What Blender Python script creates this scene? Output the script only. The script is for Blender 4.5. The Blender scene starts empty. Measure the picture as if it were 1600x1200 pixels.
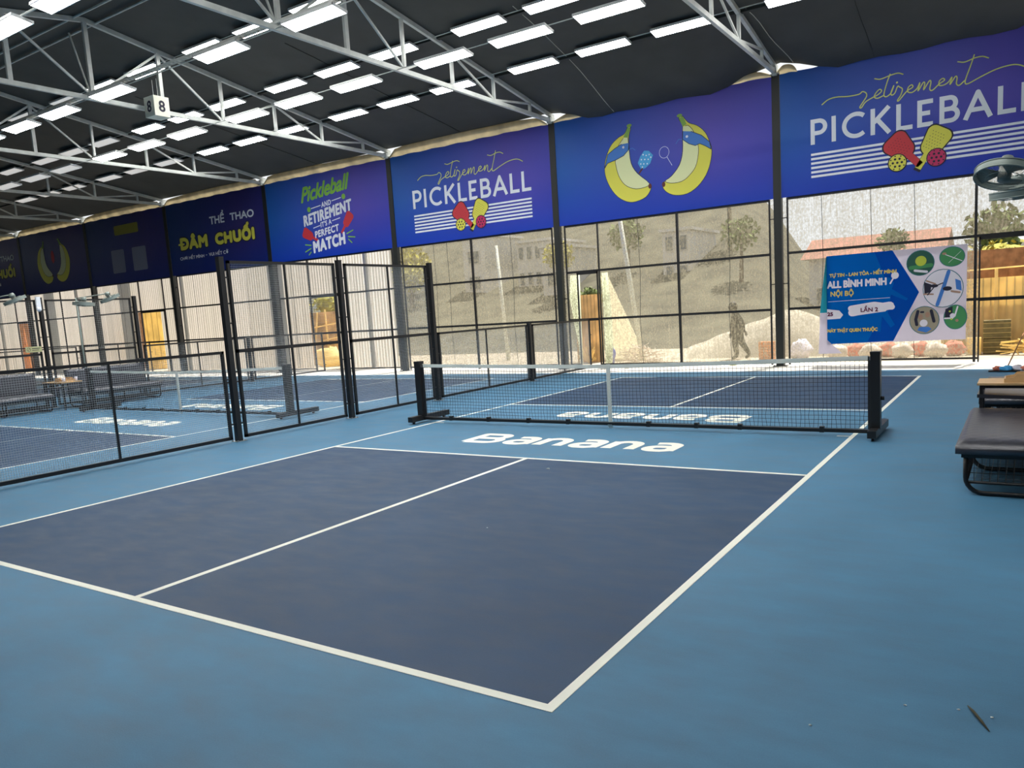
import bpy, math, random
from mathutils import Vector, Matrix
random.seed(7)
S = bpy.context.scene
C = S.collection
PI = math.pi

# ------------------------------------------------------------------ camera
cam = bpy.data.cameras.new('camera')
co = bpy.data.objects.new('camera', cam); C.objects.link(co)
co.location = (4.634, -9.203, 1.623)
co.rotation_euler = (1.43951, 0.060798, 0.570634)
cam.sensor_width = 36.0
cam.lens = 1207.627 / 1600 * 36
cam.shift_x = -18.357 / 1600
cam.shift_y = 46.018 / 1600
cam.clip_start = 0.05; cam.clip_end = 400
S.camera = co

# ------------------------------------------------------------------ world, sun, exposure
w = bpy.data.worlds.new('sky'); S.world = w; w.use_nodes = True
bg = w.node_tree.nodes['Background']
bg.inputs[0].default_value = (0.93, 0.97, 1.0, 1)
bg.inputs[1].default_value = .85
sun = bpy.data.lights.new('sun', 'SUN'); sun.energy = 7.5; sun.angle = 0.012; sun.color = (1, .95, .86)
so = bpy.data.objects.new('sun', sun); C.objects.link(so); so.location = (0, 30, 40)
el, az = math.radians(70), math.radians(12)
so.rotation_euler = Vector((math.cos(el)*math.sin(az), math.cos(el)*math.cos(az), math.sin(el))).to_track_quat('Z', 'Y').to_euler()
S.view_settings.view_transform = 'Standard'
S.view_settings.look = 'None'
S.view_settings.gamma = 1
S.view_settings.use_curve_mapping = False
S.view_settings.exposure = 0.35
try:
    S.cycles.use_denoising = True
    S.cycles.max_bounces = 8
    S.cycles.transparent_max_bounces = 24
    S.cycles.sample_clamp_indirect = 4
    S.cycles.use_light_tree = True
except Exception:
    pass

# ------------------------------------------------------------------ materials
def lin(c):
    return tuple((x/255/12.92 if x/255 <= .04045 else ((x/255+.055)/1.055)**2.4) for x in c)
def mat(name, rgb, rough=.6, metal=0., var=0., scale=8., spec=.5, bump=0., bscale=40., emit=0.):
    m = bpy.data.materials.new(name); m.use_nodes = True
    nt = m.node_tree; b = nt.nodes['Principled BSDF']
    b.inputs['Roughness'].default_value = rough
    b.inputs['Metallic'].default_value = metal
    b.inputs['Specular IOR Level'].default_value = spec
    b.inputs['Base Color'].default_value = (*rgb, 1)
    tc = nt.nodes.new('ShaderNodeTexCoord')
    if var:
        n = nt.nodes.new('ShaderNodeTexNoise'); n.inputs['Scale'].default_value = scale; n.inputs['Detail'].default_value = 5
        r = nt.nodes.new('ShaderNodeMapRange'); r.inputs[1].default_value = .3; r.inputs[2].default_value = .7
        r.inputs[3].default_value = 1-var; r.inputs[4].default_value = 1+var
        x = nt.nodes.new('ShaderNodeMix'); x.data_type = 'RGBA'; x.blend_type = 'MULTIPLY'; x.inputs[0].default_value = 1
        x.inputs[6].default_value = (*rgb, 1)
        nt.links.new(tc.outputs['Object'], n.inputs['Vector']); nt.links.new(n.outputs[0], r.inputs[0])
        nt.links.new(r.outputs[0], x.inputs[7]); nt.links.new(x.outputs[2], b.inputs['Base Color'])
    if bump:
        n = nt.nodes.new('ShaderNodeTexNoise'); n.inputs['Scale'].default_value = bscale; n.inputs['Detail'].default_value = 4
        bp = nt.nodes.new('ShaderNodeBump'); bp.inputs['Strength'].default_value = bump; bp.inputs['Distance'].default_value = .02
        nt.links.new(tc.outputs['Object'], n.inputs['Vector']); nt.links.new(n.outputs[0], bp.inputs['Height'])
        nt.links.new(bp.outputs[0], b.inputs['Normal'])
    if emit:
        b.inputs['Emission Color'].default_value = (1, .985, .95, 1); b.inputs['Emission Strength'].default_value = emit
    return m

def cloth_mat(name, rgb, transl=.4, transp=0., noise=0., nscale=60., var=0., vscale=2., stretch=(1, 1, 1), ribs=False):
    """thin cloth / netting: diffuse + translucent, with holes too fine to model mixed in as transparency"""
    m = bpy.data.materials.new(name); m.use_nodes = True
    nt = m.node_tree; nt.nodes.clear()
    out = nt.nodes.new('ShaderNodeOutputMaterial')
    d = nt.nodes.new('ShaderNodeBsdfDiffuse'); t = nt.nodes.new('ShaderNodeBsdfTranslucent')
    mx = nt.nodes.new('ShaderNodeMixShader'); mx.inputs[0].default_value = transl
    nt.links.new(d.outputs[0], mx.inputs[1]); nt.links.new(t.outputs[0], mx.inputs[2])
    for q in (d, t): q.inputs['Color'].default_value = (*rgb, 1)
    tc = nt.nodes.new('ShaderNodeTexCoord'); mp = nt.nodes.new('ShaderNodeMapping'); mp.inputs['Scale'].default_value = stretch
    nt.links.new(tc.outputs['Object'], mp.inputs['Vector'])
    if var:
        n = nt.nodes.new('ShaderNodeTexNoise'); n.inputs['Scale'].default_value = vscale; n.inputs['Detail'].default_value = 6
        r = nt.nodes.new('ShaderNodeMapRange'); r.inputs[1].default_value = .3; r.inputs[2].default_value = .7
        r.inputs[3].default_value = 1-var; r.inputs[4].default_value = 1+var
        x = nt.nodes.new('ShaderNodeMix'); x.data_type = 'RGBA'; x.blend_type = 'MULTIPLY'; x.inputs[0].default_value = 1
        x.inputs[6].default_value = (*rgb, 1)
        nt.links.new(mp.outputs[0], n.inputs['Vector']); nt.links.new(n.outputs[0], r.inputs[0]); nt.links.new(r.outputs[0], x.inputs[7])
        res_ = x.outputs[2]
        if ribs:   # the folded ribs of the sheet, groove shade put into the colour
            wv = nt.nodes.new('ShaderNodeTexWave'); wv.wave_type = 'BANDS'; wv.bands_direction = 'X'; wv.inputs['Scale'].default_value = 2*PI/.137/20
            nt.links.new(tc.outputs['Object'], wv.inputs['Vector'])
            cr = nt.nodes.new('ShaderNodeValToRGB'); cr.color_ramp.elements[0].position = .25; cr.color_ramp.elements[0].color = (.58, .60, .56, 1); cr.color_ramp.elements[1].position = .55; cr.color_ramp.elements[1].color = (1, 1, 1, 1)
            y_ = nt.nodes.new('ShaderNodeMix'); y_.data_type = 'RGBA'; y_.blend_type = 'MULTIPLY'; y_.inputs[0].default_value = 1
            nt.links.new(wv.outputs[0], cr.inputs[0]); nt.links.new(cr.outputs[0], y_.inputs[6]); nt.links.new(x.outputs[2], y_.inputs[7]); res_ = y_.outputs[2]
        for q in (d, t): nt.links.new(res_, q.inputs['Color'])
    last = mx
    if transp:
        tr = nt.nodes.new('ShaderNodeBsdfTransparent'); m2 = nt.nodes.new('ShaderNodeMixShader'); m2.inputs[0].default_value = transp
        nt.links.new(mx.outputs[0], m2.inputs[1]); nt.links.new(tr.outputs[0], m2.inputs[2])
        if noise:
            n = nt.nodes.new('ShaderNodeTexNoise'); n.inputs['Scale'].default_value = nscale; n.inputs['Detail'].default_value = 3
            r = nt.nodes.new('ShaderNodeMapRange'); r.inputs[1].default_value = .35; r.inputs[2].default_value = .65
            r.inputs[3].default_value = transp-noise; r.inputs[4].default_value = transp+noise
            n2 = nt.nodes.new('ShaderNodeTexNoise'); n2.inputs['Scale'].default_value = 9; n2.inputs['Detail'].default_value = 2
            mp2 = nt.nodes.new('ShaderNodeMapping'); mp2.inputs['Scale'].default_value = (5, 1, .15)
            ad = nt.nodes.new('ShaderNodeMath'); ad.operation = 'MULTIPLY_ADD'; ad.inputs[1].default_value = noise*3.2; 
            nt.links.new(tc.outputs['Object'], mp2.inputs['Vector']); nt.links.new(mp2.outputs[0], n2.inputs['Vector'])
            nt.links.new(mp.outputs[0], n.inputs['Vector']); nt.links.new(n.outputs[0], r.inputs[0])
            sb = nt.nodes.new('ShaderNodeMath'); sb.operation = 'SUBTRACT'; sb.inputs[1].default_value = .5
            nt.links.new(n2.outputs[0], sb.inputs[0]); nt.links.new(sb.outputs[0], ad.inputs[0]); nt.links.new(r.outputs[0], ad.inputs[2])
            nt.links.new(ad.outputs[0], m2.inputs[0])
        last = m2
    nt.links.new(last.outputs[0], out.inputs[0])
    return m

def floor_mat(name, rgb, rough=.56):
    m = mat(name, rgb, rough=rough, spec=.23)
    nt = m.node_tree; b = nt.nodes['Principled BSDF']
    tc = [n for n in nt.nodes if n.type == 'TEX_COORD'][0]
    def noise(sc, det, st=(1, 1, 1)):
        mp = nt.nodes.new('ShaderNodeMapping'); mp.inputs['Scale'].default_value = st
        n = nt.nodes.new('ShaderNodeTexNoise'); n.inputs['Scale'].default_value = sc; n.inputs['Detail'].default_value = det
        nt.links.new(tc.outputs['Object'], mp.inputs['Vector']); nt.links.new(mp.outputs[0], n.inputs['Vector']); return n
    a = noise(.8, 6); c = noise(3, 6, (1, 2.2, 1)); f = noise(160, 2)
    ma = nt.nodes.new('ShaderNodeMath'); ma.operation = 'ADD'; nt.links.new(a.outputs[0], ma.inputs[0]); nt.links.new(c.outputs[0], ma.inputs[1])
    m2 = nt.nodes.new('ShaderNodeMath'); m2.operation = 'MULTIPLY_ADD'; m2.inputs[1].default_value = .35
    nt.links.new(f.outputs[0], m2.inputs[0]); nt.links.new(ma.outputs[0], m2.inputs[2])
    r = nt.nodes.new('ShaderNodeMapRange'); r.inputs[1].default_value = .8; r.inputs[2].default_value = 1.55; r.inputs[3].default_value = .80; r.inputs[4].default_value = 1.24
    nt.links.new(m2.outputs[0], r.inputs[0])
    x = nt.nodes.new('ShaderNodeMix'); x.data_type = 'RGBA'; x.blend_type = 'MULTIPLY'; x.inputs[0].default_value = 1; x.inputs[6].default_value = (*rgb, 1)
    nt.links.new(r.outputs[0], x.inputs[7]); nt.links.new(x.outputs[2], b.inputs['Base Color'])
    r2 = nt.nodes.new('ShaderNodeMapRange'); r2.inputs[1].default_value = .3; r2.inputs[2].default_value = .7; r2.inputs[3].default_value = rough-.06; r2.inputs[4].default_value = rough+.08
    nt.links.new(c.outputs[0], r2.inputs[0]); nt.links.new(r2.outputs[0], b.inputs['Roughness'])
    bp = nt.nodes.new('ShaderNodeBump'); bp.inputs['Strength'].default_value = .12; bp.inputs['Distance'].default_value = .004
    nt.links.new(f.outputs[0], bp.inputs['Height']); nt.links.new(bp.outputs[0], b.inputs['Normal'])
    return m

def banner_mat(name, k=1.0):
    """printed gradient of the banner design: blue edges, violet middle, deep blue foot"""
    m = mat(name, (.01, .02, .3), rough=.45, spec=.3)
    nt = m.node_tree; b = nt.nodes['Principled BSDF']
    tc = [n for n in nt.nodes if n.type == 'TEX_COORD'][0]
    sp = nt.nodes.new('ShaderNodeSeparateXYZ'); nt.links.new(tc.outputs['UV'], sp.inputs[0])
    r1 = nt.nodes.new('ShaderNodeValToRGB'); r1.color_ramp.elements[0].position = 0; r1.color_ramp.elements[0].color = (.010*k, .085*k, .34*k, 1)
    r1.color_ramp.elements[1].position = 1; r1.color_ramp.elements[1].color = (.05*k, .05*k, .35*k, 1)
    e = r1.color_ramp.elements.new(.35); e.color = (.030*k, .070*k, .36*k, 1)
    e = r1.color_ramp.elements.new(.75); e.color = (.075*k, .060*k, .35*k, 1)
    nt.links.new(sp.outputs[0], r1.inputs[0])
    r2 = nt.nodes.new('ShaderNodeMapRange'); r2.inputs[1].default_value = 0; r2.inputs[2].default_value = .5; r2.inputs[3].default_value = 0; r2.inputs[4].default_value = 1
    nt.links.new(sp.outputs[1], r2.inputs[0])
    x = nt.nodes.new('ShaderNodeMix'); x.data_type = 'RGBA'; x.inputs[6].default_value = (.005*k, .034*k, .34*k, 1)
    nt.links.new(r2.outputs[0], x.inputs[0]); nt.links.new(r1.outputs[0], x.inputs[7]); nt.links.new(x.outputs[2], b.inputs['Base Color'])
    n = nt.nodes.new('ShaderNodeTexNoise'); n.inputs['Scale'].default_value = 1.3; n.inputs['Detail'].default_value = 3
    bp = nt.nodes.new('ShaderNodeBump'); bp.inputs['Strength'].default_value = .3; bp.inputs['Distance'].default_value = .05
    nt.links.new(tc.outputs['Object'], n.inputs['Vector']); nt.links.new(n.outputs[0], bp.inputs['Height']); nt.links.new(bp.outputs[0], b.inputs['Normal'])
    return m

M = {}
M['floor'] = floor_mat('light_blue_acrylic', (.066, .190, .315))
M['navy'] = floor_mat('navy_acrylic', (.022, .060, .126))
M['line'] = mat('court_line_paint', (.88, .90, .80), .6)
M['sunlit_concrete'] = mat('sunlit_pale_concrete', (.62, .60, .56), .8, var=.1, scale=3)
M['ceil'] = mat('dark_roof_fabric', (.052, .056, .055), .75, var=.12, scale=1.5, bump=.25, bscale=2.5)
M['purlin'] = mat('dark_green_purlin', (.018, .024, .022), .6)
M['steel'] = mat('galvanised_steel', (.62, .65, .62), .45, .1, var=.12, scale=5)
M['black'] = mat('black_steel', (.012, .012, .013), .4)
M['column'] = mat('dark_column_paint', (.010, .013, .012), .5)
M['wire'] = mat('grey_wire', (.42, .45, .47), .5)
M['wiredark'] = mat('dark_wire', (.035, .04, .045), .5)
M['lit'] = mat('lamp_diffuser', (.9, .9, .9), .5, emit=24.0)
M['unlit'] = mat('lamp_diffuser_dim', (.95, .90, .87), .5, emit=.32)
M['seam'] = mat('pale_seam_cord', (.50, .50, .44), .6)
M['lampframe'] = mat('lamp_frame', (.75, .76, .76), .5)
M['white'] = mat('white_print', (.86, .90, .97), .55)
M['grey_print'] = mat('grey_print', (.22, .24, .34), .6)
M['yellow'] = mat('yellow_print', (.76, .72, .09), .55)
M['script'] = mat('script_yellow_print', (.72, .78, .20), .55)
M['pale'] = mat('pale_yellow_print', (.80, .84, .46), .55)
M['band'] = mat('mid_blue_print', (.045, .19, .58), .55)
M['green'] = mat('lime_print', (.25, .56, .06), .55)
M['darkgreen'] = mat('stem_green_print', (.22, .42, .07), .55)
M['red'] = mat('red_print', (.60, .035, .05), .55)
M['pink'] = mat('magenta_print', (.55, .02, .12), .55)
M['ink'] = mat('dark_ink', (.008, .008, .03), .55)
M['brown'] = mat('brown_print', (.13, .03, .02), .55)
M['sky'] = mat('light_blue_print', (.06, .38, .75), .55)
M['thread'] = mat('net_thread', (.012, .014, .018), .7)

M['navycush'] = mat('navy_vinyl', (.040, .042, .056), .30, .22, spec=.9, bump=.08, bscale=45)
M['wood'] = mat('light_wood', (.66, .44, .22), .45, var=.12, scale=6)
M['tape'] = cloth_mat('white_net_tape', (.85, .88, .84), transl=.4)
M['net2'] = cloth_mat('shade_netting_fine', (.34, .31, .27), transl=.6, transp=.86, noise=.04, nscale=22)
M['net'] = cloth_mat('shade_netting', (.34, .31, .23), transl=.6, transp=.53, noise=.20, nscale=26, stretch=(1, 1, .7))
M['goldnet'] = cloth_mat('gold_netting', (.75, .50, .13), transl=.6, transp=.55, noise=.1, nscale=30)
M['valance'] = cloth_mat('beige_eave_fabric', (.66, .60, .46), transl=.45, var=.2, vscale=3)
M['curtain'] = cloth_mat('white_sheet', (.92, .95, .82), transl=.75)
M['corr'] = cloth_mat('corrugated_pale_pink', (.80, .66, .60), transl=.5, var=.14, vscale=1.2, stretch=(3, 1, .1))
M['corrg'] = cloth_mat('corrugated_grey', (.42, .44, .42), transl=.4)
M['ochre'] = cloth_mat('ochre_sheet', (.74, .55, .30), transl=.5, var=.25)
M['gold'] = cloth_mat('golden_sheet', (.97, .80, .40), transl=.5, var=.15)
M['timber'] = mat('brown_timber', (.42, .20, .08), .8, var=.35, scale=5)
M['earth'] = mat('dry_earth', (.42, .36, .27), .95, var=.25, scale=1.5, bump=.4, bscale=6)
M['hill'] = mat('scrub_hillside', (.075, .07, .045), .95, var=.55, scale=.6, bump=.5, bscale=2)
M['sand'] = mat('pale_sand', (.44, .40, .31), .95, var=.2, scale=2.5)
M['leaf'] = mat('foliage', (.13, .17, .04), .8, var=.5, scale=3)
M['leafy'] = mat('yellow_foliage', (.40, .36, .05), .8, var=.4, scale=6)
M['bark'] = mat('bark', (.10, .07, .045), .9)
M['house'] = mat('house_wall', (.55, .53, .50), .8, var=.1, scale=1)
M['glassd'] = mat('dark_window', (.07, .09, .11), .3)
M['roofred'] = mat('red_roof_tile', (.30, .12, .08), .8, var=.2, scale=3)
M['pole'] = mat('pale_pole', (.70, .72, .60), .7)
M['sack'] = mat('woven_sack', (.72, .62, .52), .8, var=.25, scale=7)
M['sackred'] = mat('red_sack', (.66, .20, .13), .8, var=.3, scale=9)
M['bluebag'] = mat('blue_cloth', (.16, .20, .62), .8)
M['orange'] = mat('orange_brick', (.68, .27, .10), .8, var=.3, scale=14)
M['tealprint'] = mat('teal_cloth', (.02, .16, .22), .6)
M['hangblue'] = cloth_mat('bright_blue_banner', (.004, .16, .60), transl=.3)
M['hangdeep'] = cloth_mat('deep_blue_banner', (.004, .085, .47), transl=.3)
M['hangwhite'] = cloth_mat('lilac_white_banner', (.56, .53, .66), transl=.35)
M['hangteal'] = cloth_mat('teal_banner_fold', (.02, .24, .34), transl=.3)
M['hy'] = mat('banner_yellow', (.70, .56, .12), .6)
M['hw'] = mat('banner_white', (.80, .76, .84), .6)
M['hg'] = mat('banner_green', (.05, .26, .09), .6)
M['hgd'] = mat('banner_dark_green', (.01, .09, .06), .6)
M['ball'] = mat('lime_ball_print', (.50, .58, .05), .6)
M['skin'] = mat('skin', (.40, .24, .17), .6)
M['dress'] = mat('dark_clothes', (.022, .024, .020), .9, spec=.1)
M['hair'] = mat('dark_hair', (.02, .016, .013), .6)
M['fan'] = mat('fan_grey_plastic', (.24, .29, .27), .4, .2)
M['fanblade'] = mat('fan_blade', (.20, .21, .19), .4, .3)
M['signbox'] = mat('cream_sign_box', (.92, .92, .78), .6)
M['leafdry'] = mat('dry_leaf', (.05, .045, .02), .8)
M['chalk'] = mat('white_speck', (.8, .85, .85), .8)
M['silver'] = mat('brushed_metal', (.5, .5, .5), .3, .9)
M['wallgrey'] = mat('grey_tarpaulin_wall', (.10, .11, .12), .8, var=.1, scale=1)

# ------------------------------------------------------------------ mesh helpers
class MB:
    def __init__(s): s.v = []; s.f = []; s.mi = []; s.uv = None; s.cur = 0
    def add(s, vs, fs):
        o = len(s.v); s.v += [tuple(x) for x in vs]; s.f += [tuple(i+o for i in f) for f in fs]; s.mi += [s.cur]*len(fs); return s
    def box(s, x0, x1, y0, y1, z0, z1):
        return s.add([(x0, y0, z0), (x1, y0, z0), (x1, y1, z0), (x0, y1, z0), (x0, y0, z1), (x1, y0, z1), (x1, y1, z1), (x0, y1, z1)],
                     [(0, 3, 2, 1), (4, 5, 6, 7), (0, 1, 5, 4), (1, 2, 6, 5), (2, 3, 7, 6), (3, 0, 4, 7)])
    def bar(s, a, b, wd, ht, up=(0, 0, 1)):
        a = Vector(a); b = Vector(b); d = (b-a).normalized(); u = Vector(up)
        if abs(d.dot(u)) > .98: u = Vector((1, 0, 0))
        r = d.cross(u).normalized(); u = r.cross(d).normalized()
        r *= wd/2; u *= ht/2
        return s.add([a-r-u, a+r-u, a+r+u, a-r+u, b-r-u, b+r-u, b+r+u, b-r+u],
                     [(0, 1, 2, 3), (7, 6, 5, 4), (0, 4, 5, 1), (1, 5, 6, 2), (2, 6, 7, 3), (3, 7, 4, 0)])
    def wirebar(s, a, b, t):   # open square prism, cheap
        a = Vector(a); b = Vector(b); d = (b-a).normalized(); u = Vector((0, 0, 1))
        if abs(d.dot(u)) > .98: u = Vector((1, 0, 0))
        r = d.cross(u).normalized(); u = r.cross(d).normalized(); r *= t/2; u *= t/2
        return s.add([a-r, a-u, a+r, a+u, b-r, b-u, b+r, b+u], [(0, 1, 5, 4), (1, 2, 6, 5), (2, 3, 7, 6), (3, 0, 4, 7)])
    def tube(s, pts, r, n=10, closed=False, cap=True):
        pts = [Vector(p) for p in pts]; rs = r if isinstance(r, (list, tuple)) else [r]*len(pts)
        N = len(pts); vs = []; prev = None
        for i, p in enumerate(pts):
            if closed: d = pts[(i+1) % N]-pts[i-1]
            else: d = pts[min(i+1, N-1)]-pts[max(i-1, 0)]
            d.normalize()
            if prev is None:
                u = Vector((0, 0, 1)) if abs(d.z) < .9 else Vector((1, 0, 0))
                prev = d.cross(u).normalized()
            prev = (prev-d*prev.dot(d)).normalized(); q = d.cross(prev)
            for k in range(n):
                a = 2*PI*k/n; vs.append(p+(prev*math.cos(a)+q*math.sin(a))*rs[i])
        fs = []
        for i in range(N if closed else N-1):
            j = (i+1) % N
            for k in range(n): fs.append((i*n+k, i*n+(k+1) % n, j*n+(k+1) % n, j*n+k))
        if cap and not closed:
            fs.append(tuple(range(n-1, -1, -1))); fs.append(tuple((N-1)*n+k for k in range(n)))
        return s.add(vs, fs)
    def lathe(s, prof, n=24, mtx=None):
        vs = []
        for r, z in prof:
            for k in range(n):
                a = 2*PI*k/n; v = Vector((r*math.cos(a), r*math.sin(a), z)); vs.append(mtx @ v if mtx else v)
        fs = [(i*n+k, i*n+(k+1) % n, (i+1)*n+(k+1) % n, (i+1)*n+k) for i in range(len(prof)-1) for k in range(n)]
        return s.add(vs, fs)
    def blob(s, c, r, seed=0, amp=.25, n=12, m=8, squash=(1, 1, 1)):
        rnd = random.Random(seed); ph = [rnd.uniform(0, 6.28) for _ in range(6)]
        vs = []; fs = []
        for i in range(m+1):
            th = PI*i/m
            for k in range(n):
                a = 2*PI*k/n
                q = 1+amp*(math.sin(3*a+ph[0]+2*th)*.5+math.sin(5*th+ph[1]+a)*.4+math.sin(7*a+ph[2]-3*th)*.3)
                vs.append((c[0]+r*q*math.sin(th)*math.cos(a)*squash[0], c[1]+r*q*math.sin(th)*math.sin(a)*squash[1], c[2]+r*q*math.cos(th)*squash[2]))
        for i in range(m):
            for k in range(n): fs.append((i*n+k, (i+1)*n+k, (i+1)*n+(k+1) % n, i*n+(k+1) % n))
        return s.add(vs, fs)
    # drawing on a vertical plane facing -y: 2D (x,z), at depth y, a thin skin
    def poly(s, pts, y):
        s.cnt = (getattr(s, 'cnt', 0)+1) % 60; y = y-.00002*s.cnt
        return s.add([(p[0], y, p[1]) for p in pts], [tuple(range(len(pts)))])
    def disc(s, c, r, y, n=20, rz=None):
        return s.poly([(c[0]+r*math.cos(2*PI*k/n), c[1]+(rz or r)*math.sin(2*PI*k/n)) for k in range(n)], y)
    def stroke(s, pts, wd, y, caps=True):
        for i in range(len(pts)-1):
            a = Vector((pts[i][0], pts[i][1])); b = Vector((pts[i+1][0], pts[i+1][1])); d = b-a
            if d.length < 1e-6: continue
            nrm = Vector((-d.y, d.x)).normalized()*wd/2
            s.poly([a-nrm, b-nrm, b+nrm, a+nrm], y)
        for p in (pts if caps else pts[1:-1]): s.disc(p, wd/2, y, 10)
        return s
    def build(s, name, m, parent=None, smooth=False, loc=(0, 0, 0)):
        me = bpy.data.meshes.new(name); me.from_pydata(s.v, [], s.f)
        ms = m if isinstance(m, (list, tuple)) else [m]
        for q in ms: me.materials.append(q)
        if len(ms) > 1: me.polygons.foreach_set('material_index', s.mi)
        if smooth: me.polygons.foreach_set('use_smooth', [True]*len(me.polygons))
        me.update()
        o = bpy.data.objects.new(name, me); C.objects.link(o); o.location = loc
        if parent: o.parent = parent
        return o

def tag(o, label=None, cat=None, group=None, kind=None):
    if label: o['label'] = label
    if cat: o['category'] = cat
    if group: o['group'] = group
    if kind: o['kind'] = kind
    return o
def empty(name, loc=(0, 0, 0), rz=0):
    o = bpy.data.objects.new(name, None); C.objects.link(o); o.location = loc; o.rotation_euler = (0, 0, rz); o.empty_display_size = .1; return o
def thing(name, label, cat, loc=(0, 0, 0), rz=0, group=None):
    return tag(empty(name, loc, rz), label, cat, group)
KIDS = {}
def copy_tree(o, parent=None):
    c = o.copy(); C.objects.link(c)
    if parent: c.parent = parent
    for ch in list(o.children): copy_tree(ch, c)
    return c
ORD = ['first', 'second', 'third', 'fourth', 'fifth', 'sixth', 'seventh', 'eighth', 'ninth', 'tenth', 'eleventh', 'twelfth', 'thirteenth',
       'fourteenth', 'fifteenth', 'sixteenth', 'seventeenth', 'eighteenth', 'nineteenth', 'twentieth', 'twenty-first', 'twenty-second', 'twenty-third', 'twenty-fourth']
def smooth_pts(pts, k=6):
    out = []; P = [Vector((p[0], p[1])) for p in pts]; P = [P[0]*2-P[1]]+P+[P[-1]*2-P[-2]]
    for i in range(1, len(P)-2):
        for j in range(k):
            t = j/k; a, b, c, d = P[i-1], P[i], P[i+1], P[i+2]
            out.append(.5*((2*b)+(c-a)*t+(2*a-5*b+4*c-d)*t*t+(3*b-a-3*c+d)*t**3))
    out.append(P[-2]); return [(p[0], p[1]) for p in out]

def text_mesh(body, x0, x1, z0, z1, y, bold=0., shear=0., mode='wall', sp=1.0):
    """lettering fitted to a box; bold thickens each letter by layering shifted copies"""
    c = bpy.data.curves.new('tmp', 'FONT'); c.body = body; c.shear = shear; c.size = 1; c.resolution_u = 4; c.space_character = sp
    o = bpy.data.objects.new('tmp', c); C.objects.link(o)
    dg = bpy.context.evaluated_depsgraph_get(); me = bpy.data.meshes.new_from_object(o.evaluated_get(dg))
    vs = [v.co.copy() for v in me.vertices]; fs = [tuple(p.vertices) for p in me.polygons]
    bpy.data.objects.remove(o); bpy.data.curves.remove(c); bpy.data.meshes.remove(me)
    a0 = min(v.x for v in vs); a1 = max(v.x for v in vs); b0 = min(v.y for v in vs); b1 = max(v.y for v in vs)
    mb = MB(); h = bold
    sx = (x1-x0-2*h)/(a1-a0); sz = (z1-z0-2*h)/(b1-b0)
    offs = [(0, 0)] if not h else [(h*math.cos(k*PI/4), h*math.sin(k*PI/4)) for k in range(8)]+[(0, 0)]
    for k, (ox, oz) in enumerate(offs):
        pts = [(x0+h+(v.x-a0)*sx+ox, z0+h+(v.y-b0)*sz+oz) for v in vs]
        if mode == 'wall': mb.add([(p[0], y-.0002*k, p[1]) for p in pts], fs)
        else: mb.add([(p[0], p[1], y+.00005*k) for p in pts], fs)
    return mb

# ------------------------------------------------------------------ setting: floor, courts
CX = [0.0, -9.6, -20.6, -30.7]
def banana_letters():
    b = MB(); T = .135; lo = -1.40+T/2; xh = -.84-T/2; cap = -.73-T/2
    def A_(cx, cz, rx, rz, a0, a1, n=12): return [(cx+rx*math.cos(math.radians(a0+(a1-a0)*k/n)), cz+rz*math.sin(math.radians(a0+(a1-a0)*k/n))) for k in range(n+1)]
    S_ = lambda p: b.stroke(p, T, 0, False)
    x = -1.44; m = (lo+cap)/2+.01
    S_([(x, lo), (x, cap), (x+.26, cap)]+A_(x+.26, (cap+m)/2, .13, (cap-m)/2, 90, -90)+[(x, m)]); S_([(x+.27, m)]+A_(x+.29, (lo+m)/2, .14, (m-lo)/2, 90, -90)+[(x, lo)])
    x += .60
    for ch in 'anana':
        w = .29
        if ch == 'n': S_([(x, lo), (x, xh)]); S_([(x, xh-.10)]+A_(x+w/2, xh-.15, w/2, .15, 150, 0)+[(x+w, lo)])
        else:
            S_([(x+.02, xh-.02), (x+.12, xh)]+A_(x+w-.13, xh-.12, .13, .12, 90, 0)+[(x+w, lo)])
            h = (lo+xh)/2+.02; S_([(x+w, h), (x+.12, h)]+A_(x+.12, (h+lo)/2, .11, (h-lo)/2, 90, 270)+[(x+.2, lo), (x+w, lo+.06)])
        x += w+T+.049
    return b
fl = MB(); fl.box(-46.5, 12, -11.5, 7.9, -.12, 0); floor = fl.build('floor', M['floor']); tag(floor, kind='structure')
st = MB(); st.box(-46.5, 12, 7.9, 9.95, -.12, .0005); trim = st.build('trim_1', M['sunlit_concrete']); tag(trim, kind='structure')  # white of the sunlit strip put into the colour of this concrete edge
for cx in CX:
    a = MB()
    for s in (-1, 1):
        y0, y1 = sorted((s*2.13, s*6.68)); a.box(cx-3.03, cx+3.03, y0, y1, .0002, .0012)
    a.build('court_surface', M['navy'], floor)
    l = MB(); W = .05
    def ln(x0, x1, y0, y1): l.box(cx+x0, cx+x1, y0, y1, .0004, .0022)
    for s in (-1, 1):
        ln(min(s*3.05, s*3.0), max(s*3.05, s*3.0), -6.705, 6.705)
        ln(-3.0, 3.0, min(s*6.705, s*6.655), max(s*6.705, s*6.655))
        ln(-3.0, 3.0, min(s*2.13, s*2.08), max(s*2.13, s*2.08))
        ln(-.025, .025, min(s*2.13, s*6.655), max(s*2.13, s*6.655))
        ln(min(s*3.0, s*2.86), max(s*3.0, s*2.86), -.015, .015)
    l.build('court_line', M['line'], floor)
    for s in (1, -1):
        t = banana_letters()
        t.v = [(cx+x*s, z*s, .0026+.00001*(i % 60)) for i, (x, y, z) in enumerate(t.v)]
        t.build('court_lettering', M['line'], floor)
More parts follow.
